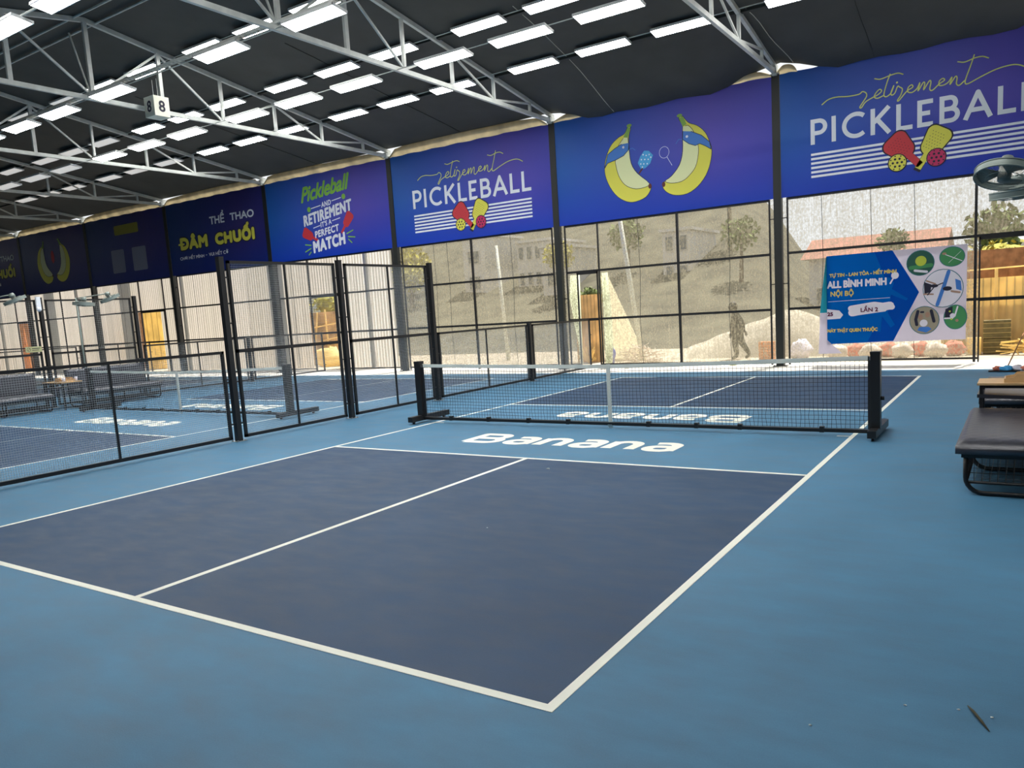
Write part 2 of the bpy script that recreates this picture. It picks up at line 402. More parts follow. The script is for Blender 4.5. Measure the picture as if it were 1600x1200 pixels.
# specks, scuffs and a dry leaf on the near floor
for i, (x, y) in enumerate([(.54, -2.54), (4.27, -6.04), (3.98, -6.35), (1.21, -4.57), (4.45, -5.99), (4.56, -6.0)]):
    b = MB(); b.blob((0, 0, .003), .0048 if i else .016, i, .3, 8, 5, (1.3, 1, .5)).build('white_speck', M['chalk'], None, True, (x, y, 0))
    tag(C.objects[-1], ['round white crumb on the dark court behind the service line', 'tiny white crumb beside the dry leaf on light blue floor',
        'white crumb nearest the camera on the light blue floor', 'small white crumb in the middle of the dark near court',
        'white crumb touching the upper end of the dry leaf', 'white crumb just beyond the tip of the dry leaf'][i], 'crumb', 'white crumbs on the floor')
dl = MB(); dl.tube([(4.478, -5.95, .006), (4.50, -6.0, .012), (4.53, -6.06, .008), (4.555, -6.115, .005)], [.002, .0055, .0055, .002], 6)
tag(dl.build('dry_twig', M['leafdry'], None, True), 'short dark dry twig lying on the light blue floor near the corner', 'twig')

# ------------------------------------------------------------------ setting: roof
POSTX = [5.65, -.12, -5.9, -11.65, -17.4, -23.2, -28.98, -34.75, -40.55, -46.3]
RY = .2
def zroof(y): return 8.14-.158*abs(y-RY)
def sagw(x, y):
    # fabric droops onto the banners towards the eave, between the columns
    for i in range(len(POSTX)-1):
        if POSTX[i+1] <= x <= POSTX[i]:
            t = (x-POSTX[i+1])/(POSTX[i]-POSTX[i+1]); A = (.34, .34, .0, .0)[min(i, 3)]
            s = max(0, min(1, (y-6.6)/2.5)); s = s*s*(3-2*s)
            q = max(0, min(1, (y-8.3)/.85))
            return -A*s*min(1, math.sin(PI*t)*1.5)+(0 if i > 1 else .03*math.sin(23*t)*q)
    t = (x-5.65)/6; s = max(0, min(1, (y-6.6)/2.5))
    return -.3*s*abs(math.sin(PI*t))
rf = MB(); xs = [12-.4*i for i in range(int(58.5/.4)+2)]
ys = [-11.5, -9, -7, -5, -3, -1, RY, 1.5, 3, 4.5, 5.5, 6.5, 7, 7.5, 8, 8.4, 8.8, 9.06, 9.075]
vs = []
for x in xs:
    for y in ys:
        z = zroof(y)+sagw(x, y) - (0 if y in (RY, -11.5) else .012*abs(math.sin(x*1.09)))
        vs.append((x, y, z))
n = len(ys); fs = [(i*n+j, (i+1)*n+j, (i+1)*n+j+1, i*n+j+1) for i in range(len(xs)-1) for j in range(n-1)]
rf.add(vs, fs); ceil = rf.build('ceiling', M['ceil'], None, True); tag(ceil, kind='structure')
md = ceil.modifiers.new('thick', 'SOLIDIFY'); md.thickness = .02; md.offset = 1
pu = 0
for y in (6.55, 4.45, 2.25, .42, -.02, -1.85, -4.05, -6.15, 8.3):
    b = MB(); z = zroof(y)-.045
    if y in (.42, -.02): b.tube([(12, y, z-.02), (-46.4, y, z-.02)], .022, 6)
    else: b.box(-46.4, 12, y-.05, y+.05, z-.03, z+.02) if y < 8 else b.box(-46.4, 12, y-.02, y+.02, z-.01-.05, z-.05)
    if y < 8: b.build('purlin', M['steel'] if y in (.42, -.02) else M['purlin'], ceil)
for (xa, ya, xb, yb) in [(-3.8, 4.2, -4.05, 9.0), (-2.9, -1, -3.6, 3.4), (.02, 6.5, .28, 9.0), (1.85, 5.5, 1.9, 9.0), (-8.9, 3, -8.8, 9.0), (-14.6, 3, -14.6, 9.0)]:
    b = MB(); P = []
    for k in range(9):
        t = k/8; x = xa+(xb-xa)*t; y = ya+(yb-ya)*t; P.append((x+.02*math.sin(9*t), y, zroof(y)+sagw(x, y)-.035))
    b.tube(P, .008, 5).build('roof_seam', M['seam'] if xa < 1 and xa > -4 else M['purlin'], ceil)

# enclosing walls that the photo does not show (added to close the hall and shade it)
b = MB(); b.box(-46.5, 12, -11.6, -11.5, 0, 6.4); tag(b.build('wall_front', M['wallgrey']), kind='structure')
b = MB(); b.box(-46.6, -46.5, -11.5, 9.3, 0, 6.6); tag(b.build('wall_left', M['wallgrey']), kind='structure')
b = MB(); b.box(12, 12.1, -11.5, 9.3, 0, 6.6); tag(b.build('wall_right', M['wallgrey']), kind='structure')

# ------------------------------------------------------------------ back wall: frame and netting
WY = 9.15
wall = empty('wall_back', (0, 0, 0)); tag(wall, kind='structure')
DOORS = {0: (3.86, 5.35), 1: (-5.36, -4.80), 3: (-15.62, -14.28), 5: (-25.6, -24.05), 7: (-36.0, -34.95)}
MULL = {0: [(3.77, .05)], 1: [(-4.73, .03), (-2.55, .055)], 2: [(-8.8, .055)], 3: [(-15.66, .045), (-14.24, .035)], 4: [(-20.3, .035)],
        5: [(-25.64, .04), (-24.0, .035)], 6: [(-31.8, .03)], 7: [(-36.05, .03), (-34.98, .03)], 8: [(-43.4, .03)]}
WIRES = {0: [.81, 1.81, 2.65], 1: [-1.29, -3.6], 2: [-10.2, -7.45, -9.7], 3: [-12.9, -16.5], 4: [-22, -18.9], 5: [-26.9], 6: [-30.4], 7: [-38.5], 8: []}
for i in range(9):
    x1, x0 = POSTX[i]-.2, POSTX[i+1]+.2
    b = MB()
    for z in (1.31, 2.57, 3.78): b.box(x0, x1, WY-.02, WY+.02, z-.028, z+.028)
    b.build('rail', M['black'], wall)
    b = MB(); d = DOORS.get(i)
    segs = [(x0, x1)] if not d else [(x0, d[0]-.02), (d[1]+.02, x1)]
    for s0, s1 in segs:
        if s1 > s0: b.box(s0, s1, WY-.02, WY+.02, .09, .13)
    b.build('bottom_rail', M['black'], wall)
    for x in (x0, x1):
        b = MB(); b.box(x-.018, x+.018, WY-.018, WY+.018, .03, 3.8); b.box(min(x, x+(.18 if x == x1 else -.18)), max(x, x+(.18 if x == x1 else -.18)), WY-.012, WY+.012, 3.35, 3.37)
        b.box(min(x, x+(.18 if x == x1 else -.18)), max(x, x+(.18 if x == x1 else -.18)), WY-.012, WY+.012, 1.88, 1.9)
        b.build('stile', M['black'], wall)
    for x, t in MULL[i]:
        b = MB(); b.box(x-t/2, x+t/2, WY-.03, WY+.02, .03, 3.8); b.build('mullion', M['black'], wall)
    for x in WIRES[i]:
        b = MB(); b.tube([(x, WY-.005, 3.78), (x+.03, WY-.01, 2.4), (x-.02, WY-.01, 1.2), (x+.02, WY-.005, .1)], .006, 5); b.build('wire', M['wiredark'], wall)
    # netting: one sheet above door height, the rest beside the door
    b = MB(); yy = WY+.03
    def sheet(a0, a1, z0, z1):
        nx = max(2, int((a1-a0)/.3)); nz = max(2, int((z1-z0)/.3))
        vs = [(a0+(a1-a0)*p/nx, yy+.012*math.sin(a0*5+p*1.3+q*.7)+.01*math.sin(p*2.9), z0+(z1-z0)*q/nz) for p in range(nx+1) for q in range(nz+1)]
        b.add(vs, [(p*(nz+1)+q, (p+1)*(nz+1)+q, (p+1)*(nz+1)+q+1, p*(nz+1)+q+1) for p in range(nx) for q in range(nz)])
    X0, X1 = POSTX[i+1]+.0, POSTX[i]-.0
    sheet(X0, X1, 2.57, 3.85)
    if d:
        if d[0]-.03 > X0: sheet(X0, d[0]-.03, .09, 2.57)
        if d[1]+.03 < X1: sheet(d[1]+.03, X1, .09, 2.57)
    else: sheet(X0, X1, .09, 2.57)
    b.build('netting', M['net' if i < 3 else 'net2'], wall, True)
# doors (open panels)
def wdoor(n, x0, x1, rail=True):
    b = MB(); b.box(x0-.03, x0, WY-.04, WY, .03, 2.55); b.box(x1, x1+.03, WY-.04, WY, .03, 2.55); b.box(x0-.03, x1+.03, WY-.04, WY, 2.49, 2.55)
    d = b.build('door_%d' % n, M['black']); tag(d, kind='structure')
    if rail:
        b = MB(); b.box(x0, x1, WY-.03, WY-.015, 1.27, 1.30); b.build('rail', M['black'], d)
    return d
wdoor(1, *DOORS[0]); wdoor(2, *DOORS[1]); wdoor(3, *DOORS[3]); wdoor(4, *DOORS[5]); wdoor(5, *DOORS[7])

# columns
colname = ['out beyond the blue hanging poster', 'between the two banana banner and the nearest script banner', 'left of the large banana banner', 'right of the lime script banner',
           'left of the lime script banner', 'between the yellow lettering banner and the yellow plate banner', 'left of the yellow plate banner', 'left of the far banana banner', 'at the far left end of the banners', 'in the far left corner']
for i, x in enumerate(POSTX):
    t = thing('steel_column', ['thick dark steel column right of the blue hanging poster', 'thick dark steel column between the near script banner and the large banana banner',
        'dark steel column between the large banana banner and the farther script banner', 'dark steel column between the farther script banner and the lime lettering banner',
        'dark steel column between the lime lettering banner and the big yellow lettering banner', 'dark steel column between the big yellow lettering banner and the yellow plate banner',
        'dark steel column between the yellow plate banner and the far banana banner', 'dark steel column left of the far small banana banner',
        'dark steel column farthest along the banner wall', 'dark steel column in the far corner of the hall'][i], 'column', (x, WY, 0), 0, 'dark steel columns along the banner wall')
    b = MB(); b.box(-.085, .085, -.09, .07, .01, 6.47); b.build('shaft', M['column'], t)
    b = MB(); b.box(-.15, .15, -.15, .13, 0, .012)
    for sx in (-.12, .12): b.box(sx-.012, sx+.012, -.13, -.106, .012, .03)
    b.build('base_plate', M['column'], t)
    b = MB(); b.box(-.10, .10, -.13, .1, 6.47, 6.49); b.build('cap_plate', M['steel'], t)

# ------------------------------------------------------------------ trusses
proto = thing('roof_truss', 'x', 'truss', (0, 0, 0), 0, 'grey steel roof trusses')
NY = [RY+1.57*k for k in (-5, -4, -3, -2, -1, 0, 1, 2, 3, 4, 5)]
ZB = 6.52
def ztc(y): return 8.06-.158*abs(y-RY)
b = MB(); b.bar((0, -8.75, ZB), (0, 9.18, ZB), .07, .09); b.box(-.05, .05, 8.95, 9.2, 6.44, 6.6); b.build('bottom_chord', M['steel'], proto)
b = MB(); b.bar((0, RY, ztc(RY)), (0, 9.2, ztc(9.2)-.0), .07, .09); b.bar((0, RY, ztc(RY)), (0, -8.8, ztc(-8.8)), .07, .09); b.build('top_chord', M['steel'], proto)
for y in NY:
    b = MB(); wd = .085 if abs(y-RY) < .1 or abs(y-RY) > 1.5 and abs(y-RY) < 1.7 else .065
    b.box(-.03, .03, y-wd/2, y+wd/2, ZB, ztc(y)); b.build('vertical', M['steel'], proto)
for s in (1, -1):
    for k in range(5):
        ya = RY+s*1.57*k; yb = RY+s*1.57*(k+1)
        up = (k in (0, 2, 4))
        a, c2 = ((0, ya, ZB+.04), (0, yb, ztc(yb)-.06)) if up else ((0, ya, ztc(ya)-.06), (0, yb, ZB+.04))
        b = MB(); b.bar(a, c2, .035, .045); b.build('diagonal', M['steel'], proto)
b = MB(); b.bar((-.02, RY-.03, ZB+.05), (-.55, RY-.03, 7.93), .03, .03); b.build('ridge_brace', M['steel'], proto)
TL = ['grey roof truss nearest the camera, its end beyond the blue poster', 'grey roof truss ending between the near script banner and the large banana banner',
      'grey roof truss ending between the large banana banner and the farther script banner', 'grey roof truss with the number cube hanging under its lower chord',
      'grey roof truss ending left of the lime lettering banner', 'grey roof truss ending left of the big yellow lettering banner',
      'grey roof truss ending left of the yellow plate banner', 'grey roof truss ending left of the far banana banner', 'grey roof truss farthest away along the banners', 'grey roof truss against the far end wall']
for i, x in enumerate(POSTX[:9]):
    t = proto if i == 0 else copy_tree(proto)
    t.location = (x, 0, 0); t['label'] = TL[i]

# cable tray along the ridge, on the lower chords
t = thing('cable_tray', 'perforated metal cable tray running across the lower chords of the trusses', 'cable tray', (0, .12, 6.57))
b = MB()
for s in (-.04, .04): b.box(-34, 5.6, s-.004, s+.004, 0, .045)
b.build('side_rail', M['steel'], t)
b = MB(); k = -34
while k < 5.6: b.box(k, k+.05, -.04, .04, .0, .008); k += .12
b.build('perforated_floor', M['steel'], t)

# ------------------------------------------------------------------ ceiling light panels
def make_light(on):
    t = empty('ceiling_light'); t['category'] = 'light'
    b = MB(); b.box(-.585, .585, -.145, .145, .0, .035); b.box(-.6, .6, -.16, -.145, -.006, .04); b.box(-.6, .6, .145, .16, -.006, .04)
    b.box(-.6, -.585, -.16, .16, -.006, .04); b.box(.585, .6, -.16, .16, -.006, .04); b.build('frame', M['lampframe'], t)
    b = MB(); b.box(-.584, .584, -.144, .144, -.004, -.0005); b.build('diffuser', M['lit' if on else 'unlit'], t)
    return t
Lon, Loff = make_light(True), make_light(False); fresh = {True: Lon, False: Loff}; used = set()
BC = [2.78]+[(POSTX[i]+POSTX[i+1])/2+.03 for i in range(1, 9)]
rows = {'A': (6.36, None, 'in the row nearest the banners'), 'C': (4.32, None, 'in the second row from the banners'),
        'E': (2.14, None, 'on the roof just beyond the cable tray'), 'B': (3.08, 6.44, 'in the hanging row below the trusses'),
        'D': (.10, 6.44, 'hanging right under the cable tray'), 'G': (-1.80, None, 'on the near roof slope beside the ridge'), 'H': (-3.95, None, 'on the near roof slope, halfway down'), 'I': (-6.0, None, 'on the near roof slope, lowest row'), 'F': (-2.76, 6.44, 'in the hanging row before the ridge')}
grp = {True: 'lit panel lights under the roof', False: 'dim panel lights under the far roof'}
for r, (y, z, ph) in rows.items():
    L = []
    if r == 'D': L = [.95, -1.2, -4.98, -7.32, -10.8, -12.85, -14.53, -16.2]
    else:
        for i, c in enumerate(BC):
            for d in (1.74, 0, -1.74):
                x = c+d
                if r in 'GHI' and (x < -10 or x > 4.7 or (r == 'G' and x < -4)): continue
                if r == 'A' and (x > 3.5): continue
                if r in 'C' and x > -.5: continue
                if r in 'BE' and x > 1.2: continue
                if r == 'E' and x > -6 or r == 'E' and x < -19.5: continue
                if r == 'F' and (x > -5 or x < -17.5): continue
                if r in 'B' and x < -23: continue
                if r == 'C' and x < -31: continue
                if x < -30: continue
                L.append(x)
    for k, x in enumerate(L):
        on = x > (-17.4 if r != 'E' else -15.5)
        zz = z if z else zroof(y)-.13
        if fresh[on] is not None and on not in used: o = fresh[on]; used.add(on)
        else: o = copy_tree(fresh[on])
        o.location = (x, y, zz)
        if not z: o.rotation_euler = (-math.atan(.158)*(1 if y > RY else -1), 0, 0)
        word = 'glowing white' if on else 'dim pale'
        o['label'] = '%s panel light %s, %s from the right' % (word, ph, ORD[k]); o['group'] = grp[on]
    # conduit the row hangs from
    if L:
        b = MB(); zz = (z if z else zroof(y)-.13)+.055
        b.tube([(max(L)+.9, y, zz), (min(L)-.9, y, zz)], .010 if r not in 'F' else .018, 6)
        tag(b.build('light_conduit', M['steel']), 'thin grey conduit tying together the panel lights %s' % ph, 'conduit', 'light conduits')

# number cube
t = thing('number_sign', 'cream cube sign with the number eight hanging under a truss', 'sign', (-11.42, 1.47, 6.52))
b = MB(); b.box(-.18, .18, -.18, .18, -.21, .21); b.build('box', M['signbox'], t)
e1 = text_mesh('8', -.075, .075, -.12, .12, -.183, .008); e1.build('number', M['ink'], t)
e2 = text_mesh('8', -.075, .075, -.12, .12, -.183, .008); e2.v = [(-y, x, z) for x, y, z in e2.v]; e2.build('number', M['ink'], t)
b = MB(); b.tube([(-.08, 0, .2), (-.08, 0, .6)], .006, 5); b.tube([(.08, 0, .2), (.08, 0, .6)], .006, 5); b.build('hanger', M['steel'], t)

# ------------------------------------------------------------------ banners
BY = 9.085
def yl(k): return BY-.004-.0015*k
def cloth(i, name='cloth', parent=None, m=None):
    x0, x1 = POSTX[i+1]+.088, POSTX[i]-.088; z0, z1 = 3.80, 6.46
    nx, nz = 24, 12; vs = []; fs = []; uv = []
    for p in range(nx+1):
        for q in range(nz+1):
            u, v = p/nx, q/nz
            vs.append((x0+(x1-x0)*u, BY, z0+(z1-z0)*v+(.012*math.sin(p*1.7+i) if q == nz else 0))); uv.append((u, v))
    for p in range(nx):
        for q in range(nz): fs.append((p*(nz+1)+q, (p+1)*(nz+1)+q, (p+1)*(nz+1)+q+1, p*(nz+1)+q+1))
    b = MB(); b.add(vs, fs); o = b.build(name, m, parent)
    me = o.data; ul = me.uv_layers.new(name='UVMap')
    for lp in me.loops: ul.data[lp.index].uv = uv[lp.vertex_index]
    o.modifiers.new('thick', 'SOLIDIFY').thickness = .003; o.modifiers['thick'].offset = -1
    return o
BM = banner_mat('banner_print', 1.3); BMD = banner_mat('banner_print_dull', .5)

def sh(pts, u0): return [(p[0]+u0, p[1]) for p in pts]
# geometric capitals, drawn as strokes (x, z in letter boxes)
def arc(cx, cz, rx, rz, a0, a1, n=14): return [(cx+rx*math.cos(math.radians(a0+(a1-a0)*k/n)), cz+rz*math.sin(math.radians(a0+(a1-a0)*k/n))) for k in range(n+1)]
def pickleball(b, u0, y, wd=.088):
    lo, hi = 4.845, 5.375; S_ = lambda p: b.stroke(sh(p, u0), wd, y, False)
    S_([(.90, lo), (.90, hi)]); S_([(.87, hi-.044), (1.03, hi-.044)]+arc(1.03, 5.205, .13, .126, 90, -90)+[(.90, 5.079)])
    S_([(1.335, lo), (1.335, hi)])
    S_(arc(1.78, 5.11, .235, .225, 48, 312, 20))
    S_([(2.11, lo), (2.11, hi)]); S_([(2.42, hi), (2.13, 5.09)]); S_([(2.20, 5.14), (2.43, lo)])
    S_([(2.60, hi), (2.60, lo)]); S_([(2.57, lo+.044), (2.86, lo+.044)])
    S_([(2.99, hi), (2.99, lo)]); S_([(2.96, hi-.044), (3.23, hi-.044)]); S_([(2.96, lo+.044), (3.23, lo+.044)]); S_([(2.99, 5.11), (3.18, 5.11)])
    S_([(3.39, lo), (3.39, hi)]); S_([(3.36, hi-.044), (3.53, hi-.044)]+arc(3.53, 5.223, .10, .108, 90, -90)+[(3.39, 5.115)]); S_([(3.53, 5.115)]+arc(3.55, 5.002, .115, .113, 90, -90)+[(3.36, lo+.044)])
    S_([(3.80, lo), (4.015, hi-.03), (4.23, lo)]); S_([(3.88, 5.02), (4.15, 5.02)])
    S_([(4.39, hi), (4.39, lo)]); S_([(4.36, lo+.044), (4.65, lo+.044)]); S_([(4.775, hi), (4.775, lo)]); S_([(4.745, lo+.044), (5.03, lo+.044)])
RET = [[(1.10, 5.65), (1.23, 5.73), (1.4, 5.75), (1.62, 5.72), (1.84, 5.72), (1.91, 5.76), (1.98, 5.72), (1.99, 5.65), (1.93, 5.56), (1.86, 5.46), (1.89, 5.44), (1.97, 5.54), (2.1, 5.60), (2.21, 5.64), (2.28, 5.70), (2.24, 5.74), (2.17, 5.68), (2.14, 5.61), (2.2, 5.57), (2.31, 5.60)],
       [(2.44, 6.0), (2.38, 5.84), (2.33, 5.66), (2.33, 5.59), (2.38, 5.57), (2.46, 5.63), (2.51, 5.76), (2.46, 5.64), (2.47, 5.58), (2.53, 5.61), (2.58, 5.73), (2.62, 5.71), (2.67, 5.66), (2.64, 5.55), (2.58, 5.46), (2.61, 5.45), (2.75, 5.6), (2.86, 5.66), (2.84, 5.71), (2.78, 5.67), (2.77, 5.59), (2.85, 5.56), (2.94, 5.62), (2.99, 5.72), (2.96, 5.57), (3.05, 5.71), (3.08, 5.69), (3.06, 5.57), (3.16, 5.72), (3.19, 5.69), (3.17, 5.56), (3.22, 5.53), (3.33, 5.62), (3.43, 5.68), (3.4, 5.72), (3.34, 5.68), (3.34, 5.6), (3.42, 5.59), (3.50, 5.63), (3.56, 5.71), (3.53, 5.58), (3.62, 5.71), (3.65, 5.68), (3.64, 5.57), (3.69, 5.53), (3.78, 5.60)],
       [(3.94, 6.05), (3.88, 5.86), (3.81, 5.66), (3.79, 5.56), (3.84, 5.53), (4.04, 5.61), (4.3, 5.70), (4.53, 5.73), (4.67, 5.71), (4.80, 5.64)],
       [(2.15, 5.97), (2.26, 5.94), (2.46, 5.98), (2.59, 5.99), (2.68, 5.95)], [(3.66, 5.98), (3.78, 5.95), (3.95, 5.99), (4.08, 5.99), (4.18, 5.94)]]
def paddle_print(b, bh, c, ang, L, Wd, y, dots=None):
    """rounded paddle outline centred at c, long axis at ang (degrees), handle pointing along -axis"""
    a = math.radians(ang); ux, uz = math.cos(a), math.sin(a)
    def T(p): return (c[0]+p[0]*ux-p[1]*uz, c[1]+p[0]*uz+p[1]*ux)
    h, w2, r = L/2, Wd/2, Wd*.28
    out = []
    for (sx, sy, a0) in ((1, 1, 0), (-1, 1, 90), (-1, -1, 180), (1, -1, 270)):
        for k in range(6):
            t = math.radians(a0+18*k); rr = r*(1.3 if sx < 0 else 1)
            out.append((sx*(h-rr)+rr*math.cos(t), sy*(w2*(.82 if sx < 0 else 1)-rr)+rr*math.sin(t)))
    b.poly([T(p) for p in out], y)
    hs = Wd*.13; bh.poly([T(p) for p in ((-h+.02, hs), (-h-L*.52, hs), (-h-L*.52, -hs), (-h+.02, -hs))], y)
    return T
def retirement_banner(i, label):
    t = thing('wall_banner', label, 'banner', (0, 0, 0), 0, 'blue printed banners along the top of the wall')
    u0 = POSTX[i+1]-(.12 if i == 0 else 0)
    cloth(i, 'cloth', t, BM)
    b = MB(); pickleball(b, u0, yl(1)); b.build('white_lettering', M['white'], t)
    b = MB()
    for s in RET: b.stroke(sh(smooth_pts(s, 5), u0), .022, yl(1))
    b.disc((u0+2.57, 5.81), .02, yl(1), 8); b.build('script_lettering', M['script'], t)
    b = MB()
    for k in range(6): z = 4.635-.094*k; b.poly([(u0+.86, z-.024), (u0+5.02, z-.024), (u0+5.02, z+.024), (u0+.86, z+.024)], yl(1))
    b.build('printed_stripe', M['white'], t)
    bk, r1, r2, y1, k1 = MB(), MB(), MB(), MB(), MB()
    # dark outlines first, then the coloured paddles and balls
    paddle_print(bk, bk, (u0+2.63, 4.52), 132, .60, .56, yl(2)); T = paddle_print(r1, r1, (u0+2.63, 4.52), 132, .55, .51, yl(3))
    for p in range(-3, 4):
        for q in range(-2, 3): bk.disc(T((p*.055, q*.055+(.027 if p % 2 else 0))), .008, yl(4.2), 6)
    paddle_print(bk, bk, (u0+3.27, 4.53), 58, .62, .52, yl(2)); T = paddle_print(y1, y1, (u0+3.27, 4.53), 58, .57, .47, yl(3))
    for p in range(-3, 4):
        for q in range(-2, 3): bk.disc(T((p*.055, q*.055+(.027 if p % 2 else 0))), .008, yl(4.2), 6)
    for (x, z, bb) in ((2.58, 4.21, y1), (3.30, 4.21, r2)):
        bk.disc((u0+x, z), .185, yl(4.4)); bb.disc((u0+x, z), .165, yl(5))
        for k in range(6): bk.disc((u0+x+.085*math.cos(k*PI/3), z+.085*math.sin(k*PI/3)), .024, yl(6), 8)
        bk.disc((u0+x, z), .024, yl(6), 8)
        for k in range(8): bk.disc((u0+x+.14*math.cos(k*PI/4+.3), z+.14*math.sin(k*PI/4+.3)), .015, yl(6), 6)
    bk.build('print_outline', M['ink'], t); r1.build('red_paddle_print', M['red'], t); y1.build('yellow_paddle_print', M['yellow'], t); r2.build('ball_print', M['pink'], t)
    return t
retirement_banner(0, 'blue banner nearest the camera with white capitals, yellow script and crossed paddles')
retirement_banner(2, 'blue banner left of the large banana banner with white capitals, yellow script and crossed paddles')

B1 = [(2.18, 5.98), (2.25, 5.95), (2.19, 5.75), (2.19, 5.5), (2.23, 5.11), (2.39, 4.84), (2.7, 4.55), (2.73, 4.43), (2.59, 4.25), (2.31, 4.17), (2.08, 4.2), (1.83, 4.35), (1.63, 4.61), (1.51, 4.92), (1.51, 5.19), (1.6, 5.45), (1.73, 5.64), (1.92, 5.77), (2.08, 5.83)]
B1i = [(2.17, 5.73), (2.19, 5.5), (2.23, 5.11), (2.39, 4.84), (2.7, 4.55), (2.51, 4.47), (2.26, 4.49), (2.03, 4.62), (1.88, 4.85), (1.81, 5.13), (1.81, 5.25), (1.89, 5.55), (2.04, 5.73)]
B1b = [(2.2, 5.6), (2.18, 5.44), (2.04, 5.32), (1.83, 5.25), (1.59, 5.2), (1.5, 5.09), (1.6, 5.41), (1.79, 5.52), (1.99, 5.6)]
B2 = [(3.61, 5.98), (3.51, 5.95), (3.6, 5.78), (3.59, 5.57), (3.58, 5.18), (3.49, 4.88), (3.28, 4.65), (3.11, 4.55), (3.05, 4.42), (3.16, 4.28), (3.37, 4.19), (3.66, 4.19), (3.92, 4.32), (4.13, 4.55), (4.24, 4.8), (4.29, 5.07), (4.25, 5.27), (4.14, 5.52), (3.96, 5.7), (3.77, 5.79), (3.67, 5.89)]
B2i = [(3.6, 5.74), (3.59, 5.57), (3.58, 5.18), (3.49, 4.88), (3.28, 4.65), (3.11, 4.55), (3.28, 4.48), (3.54, 4.49), (3.73, 4.6), (3.89, 4.78), (3.96, 5.02), (3.97, 5.25), (3.87, 5.58), (3.75, 5.74), (3.67, 5.75)]
B2b = [(3.6, 5.64), (3.59, 5.45), (3.74, 5.33), (3.9, 5.26), (4.01, 5.29), (4.15, 5.21), (4.28, 5.12), (4.25, 5.29), (4.06, 5.47), (3.81, 5.6)]
def banana_banner(i, label, m, dull=False):
    t = thing('wall_banner', label, 'banner', (0, 0, 0), 0, 'blue printed banners along the top of the wall')
    u0 = POSTX[i+1]; cloth(i, 'cloth', t, m)
    W_ = MB(); Bx = MB()
    for j, (o, inn, bd, st_, nose, tip) in enumerate(((B1, B1i, B1b, [(2.18, 5.98), (2.25, 5.95), (2.17, 5.73), (2.05, 5.76), (2.10, 5.84)], (2.71, 4.49), 2.22),
                                  (B2, B2i, B2b, [(3.61, 5.98), (3.51, 5.95), (3.6, 5.75), (3.70, 5.78), (3.66, 5.88)], (3.07, 4.48), 3.53))):
        Y, P_, Bd, K, Br, G = MB(), MB(), MB(), MB(), MB(), MB()
        K.stroke(sh(smooth_pts(o+[o[0]], 3), u0), .022, yl(1)); Y.poly(sh(smooth_pts(o+[o[0]], 3)[:-1], u0), yl(1.8)); P_.poly(sh(smooth_pts(inn+[inn[0]], 3)[:-1], u0), yl(2.6))
        K.stroke(sh(smooth_pts(inn, 3), u0), .012, yl(3.2)); G.poly(sh(st_, u0), yl(4))
        if not dull:
            Bd.poly(sh(bd, u0), yl(5)); K.stroke(sh(bd, u0), .014, yl(5.8))
            Bd.stroke(sh(([(2.18, 5.44), (2.28, 5.46), (2.36, 5.40)], [(3.59, 5.45), (3.49, 5.47), (3.42, 5.38)])[j], u0), .014, yl(5)); Bd.build('blue_headband_print', M['band'], t)
        Br.disc((u0+nose[0], nose[1]), .045, yl(4), 8, .065); G.disc((u0+tip, 6.01), .07, yl(4.4), 10, .04)
        Y.build('banana_print', M['yellow'], t); P_.build('pale_banana_print', M['pale'], t); K.build('print_outline', M['ink'], t); G.build('stem_print', M['darkgreen'], t); Br.build('brown_print', M['brown'], t)
    if not dull:
        pk = MB(); pk.poly(sh([(2.59, 5.35), (2.71, 5.33), (2.82, 5.21), (2.74, 5.03), (2.6, 4.93), (2.49, 4.93), (2.41, 5.08), (2.48, 5.23)], u0), yl(2)); pk.build('blue_paddle_print', M['sky'], t)
        for x, z in ((2.56, 5.26), (2.64, 5.23), (2.72, 5.24), (2.51, 5.15), (2.6, 5.14), (2.69, 5.13), (2.76, 5.17), (2.49, 5.05), (2.57, 5.04), (2.66, 5.03), (2.53, 4.97)): W_.disc((u0+x, z), .018, yl(3), 8)
        Bx.stroke(sh([(2.52, 4.93), (2.44, 4.84)], u0), .04, yl(2)); Bx.build('handle_print', M['brown'], t)
        W_.stroke(sh([(3.11+.125*math.cos(k*PI/9), 5.23+.135*math.sin(k*PI/9)) for k in range(19)], u0), .008, yl(2)); W_.stroke(sh([(3.18, 5.11), (3.30, 4.90)], u0), .010, yl(2))
        for x, z in ((2.04, 5.52), (3.70, 5.5)): W_.disc((u0+x, z), .035, yl(6.6), 5)
        W_.build('print_detail', M['white'], t)
    else:
        R_ = MB(); R_.disc((u0+2.9, 5.3), .14, yl(2), 10, .28); R_.build('red_paddle_print', M['red'], t)
banana_banner(1, 'large blue banner with two bananas wearing blue headbands', BM)
banana_banner(6, 'small far blue banner with two plain bananas', BMD, True)

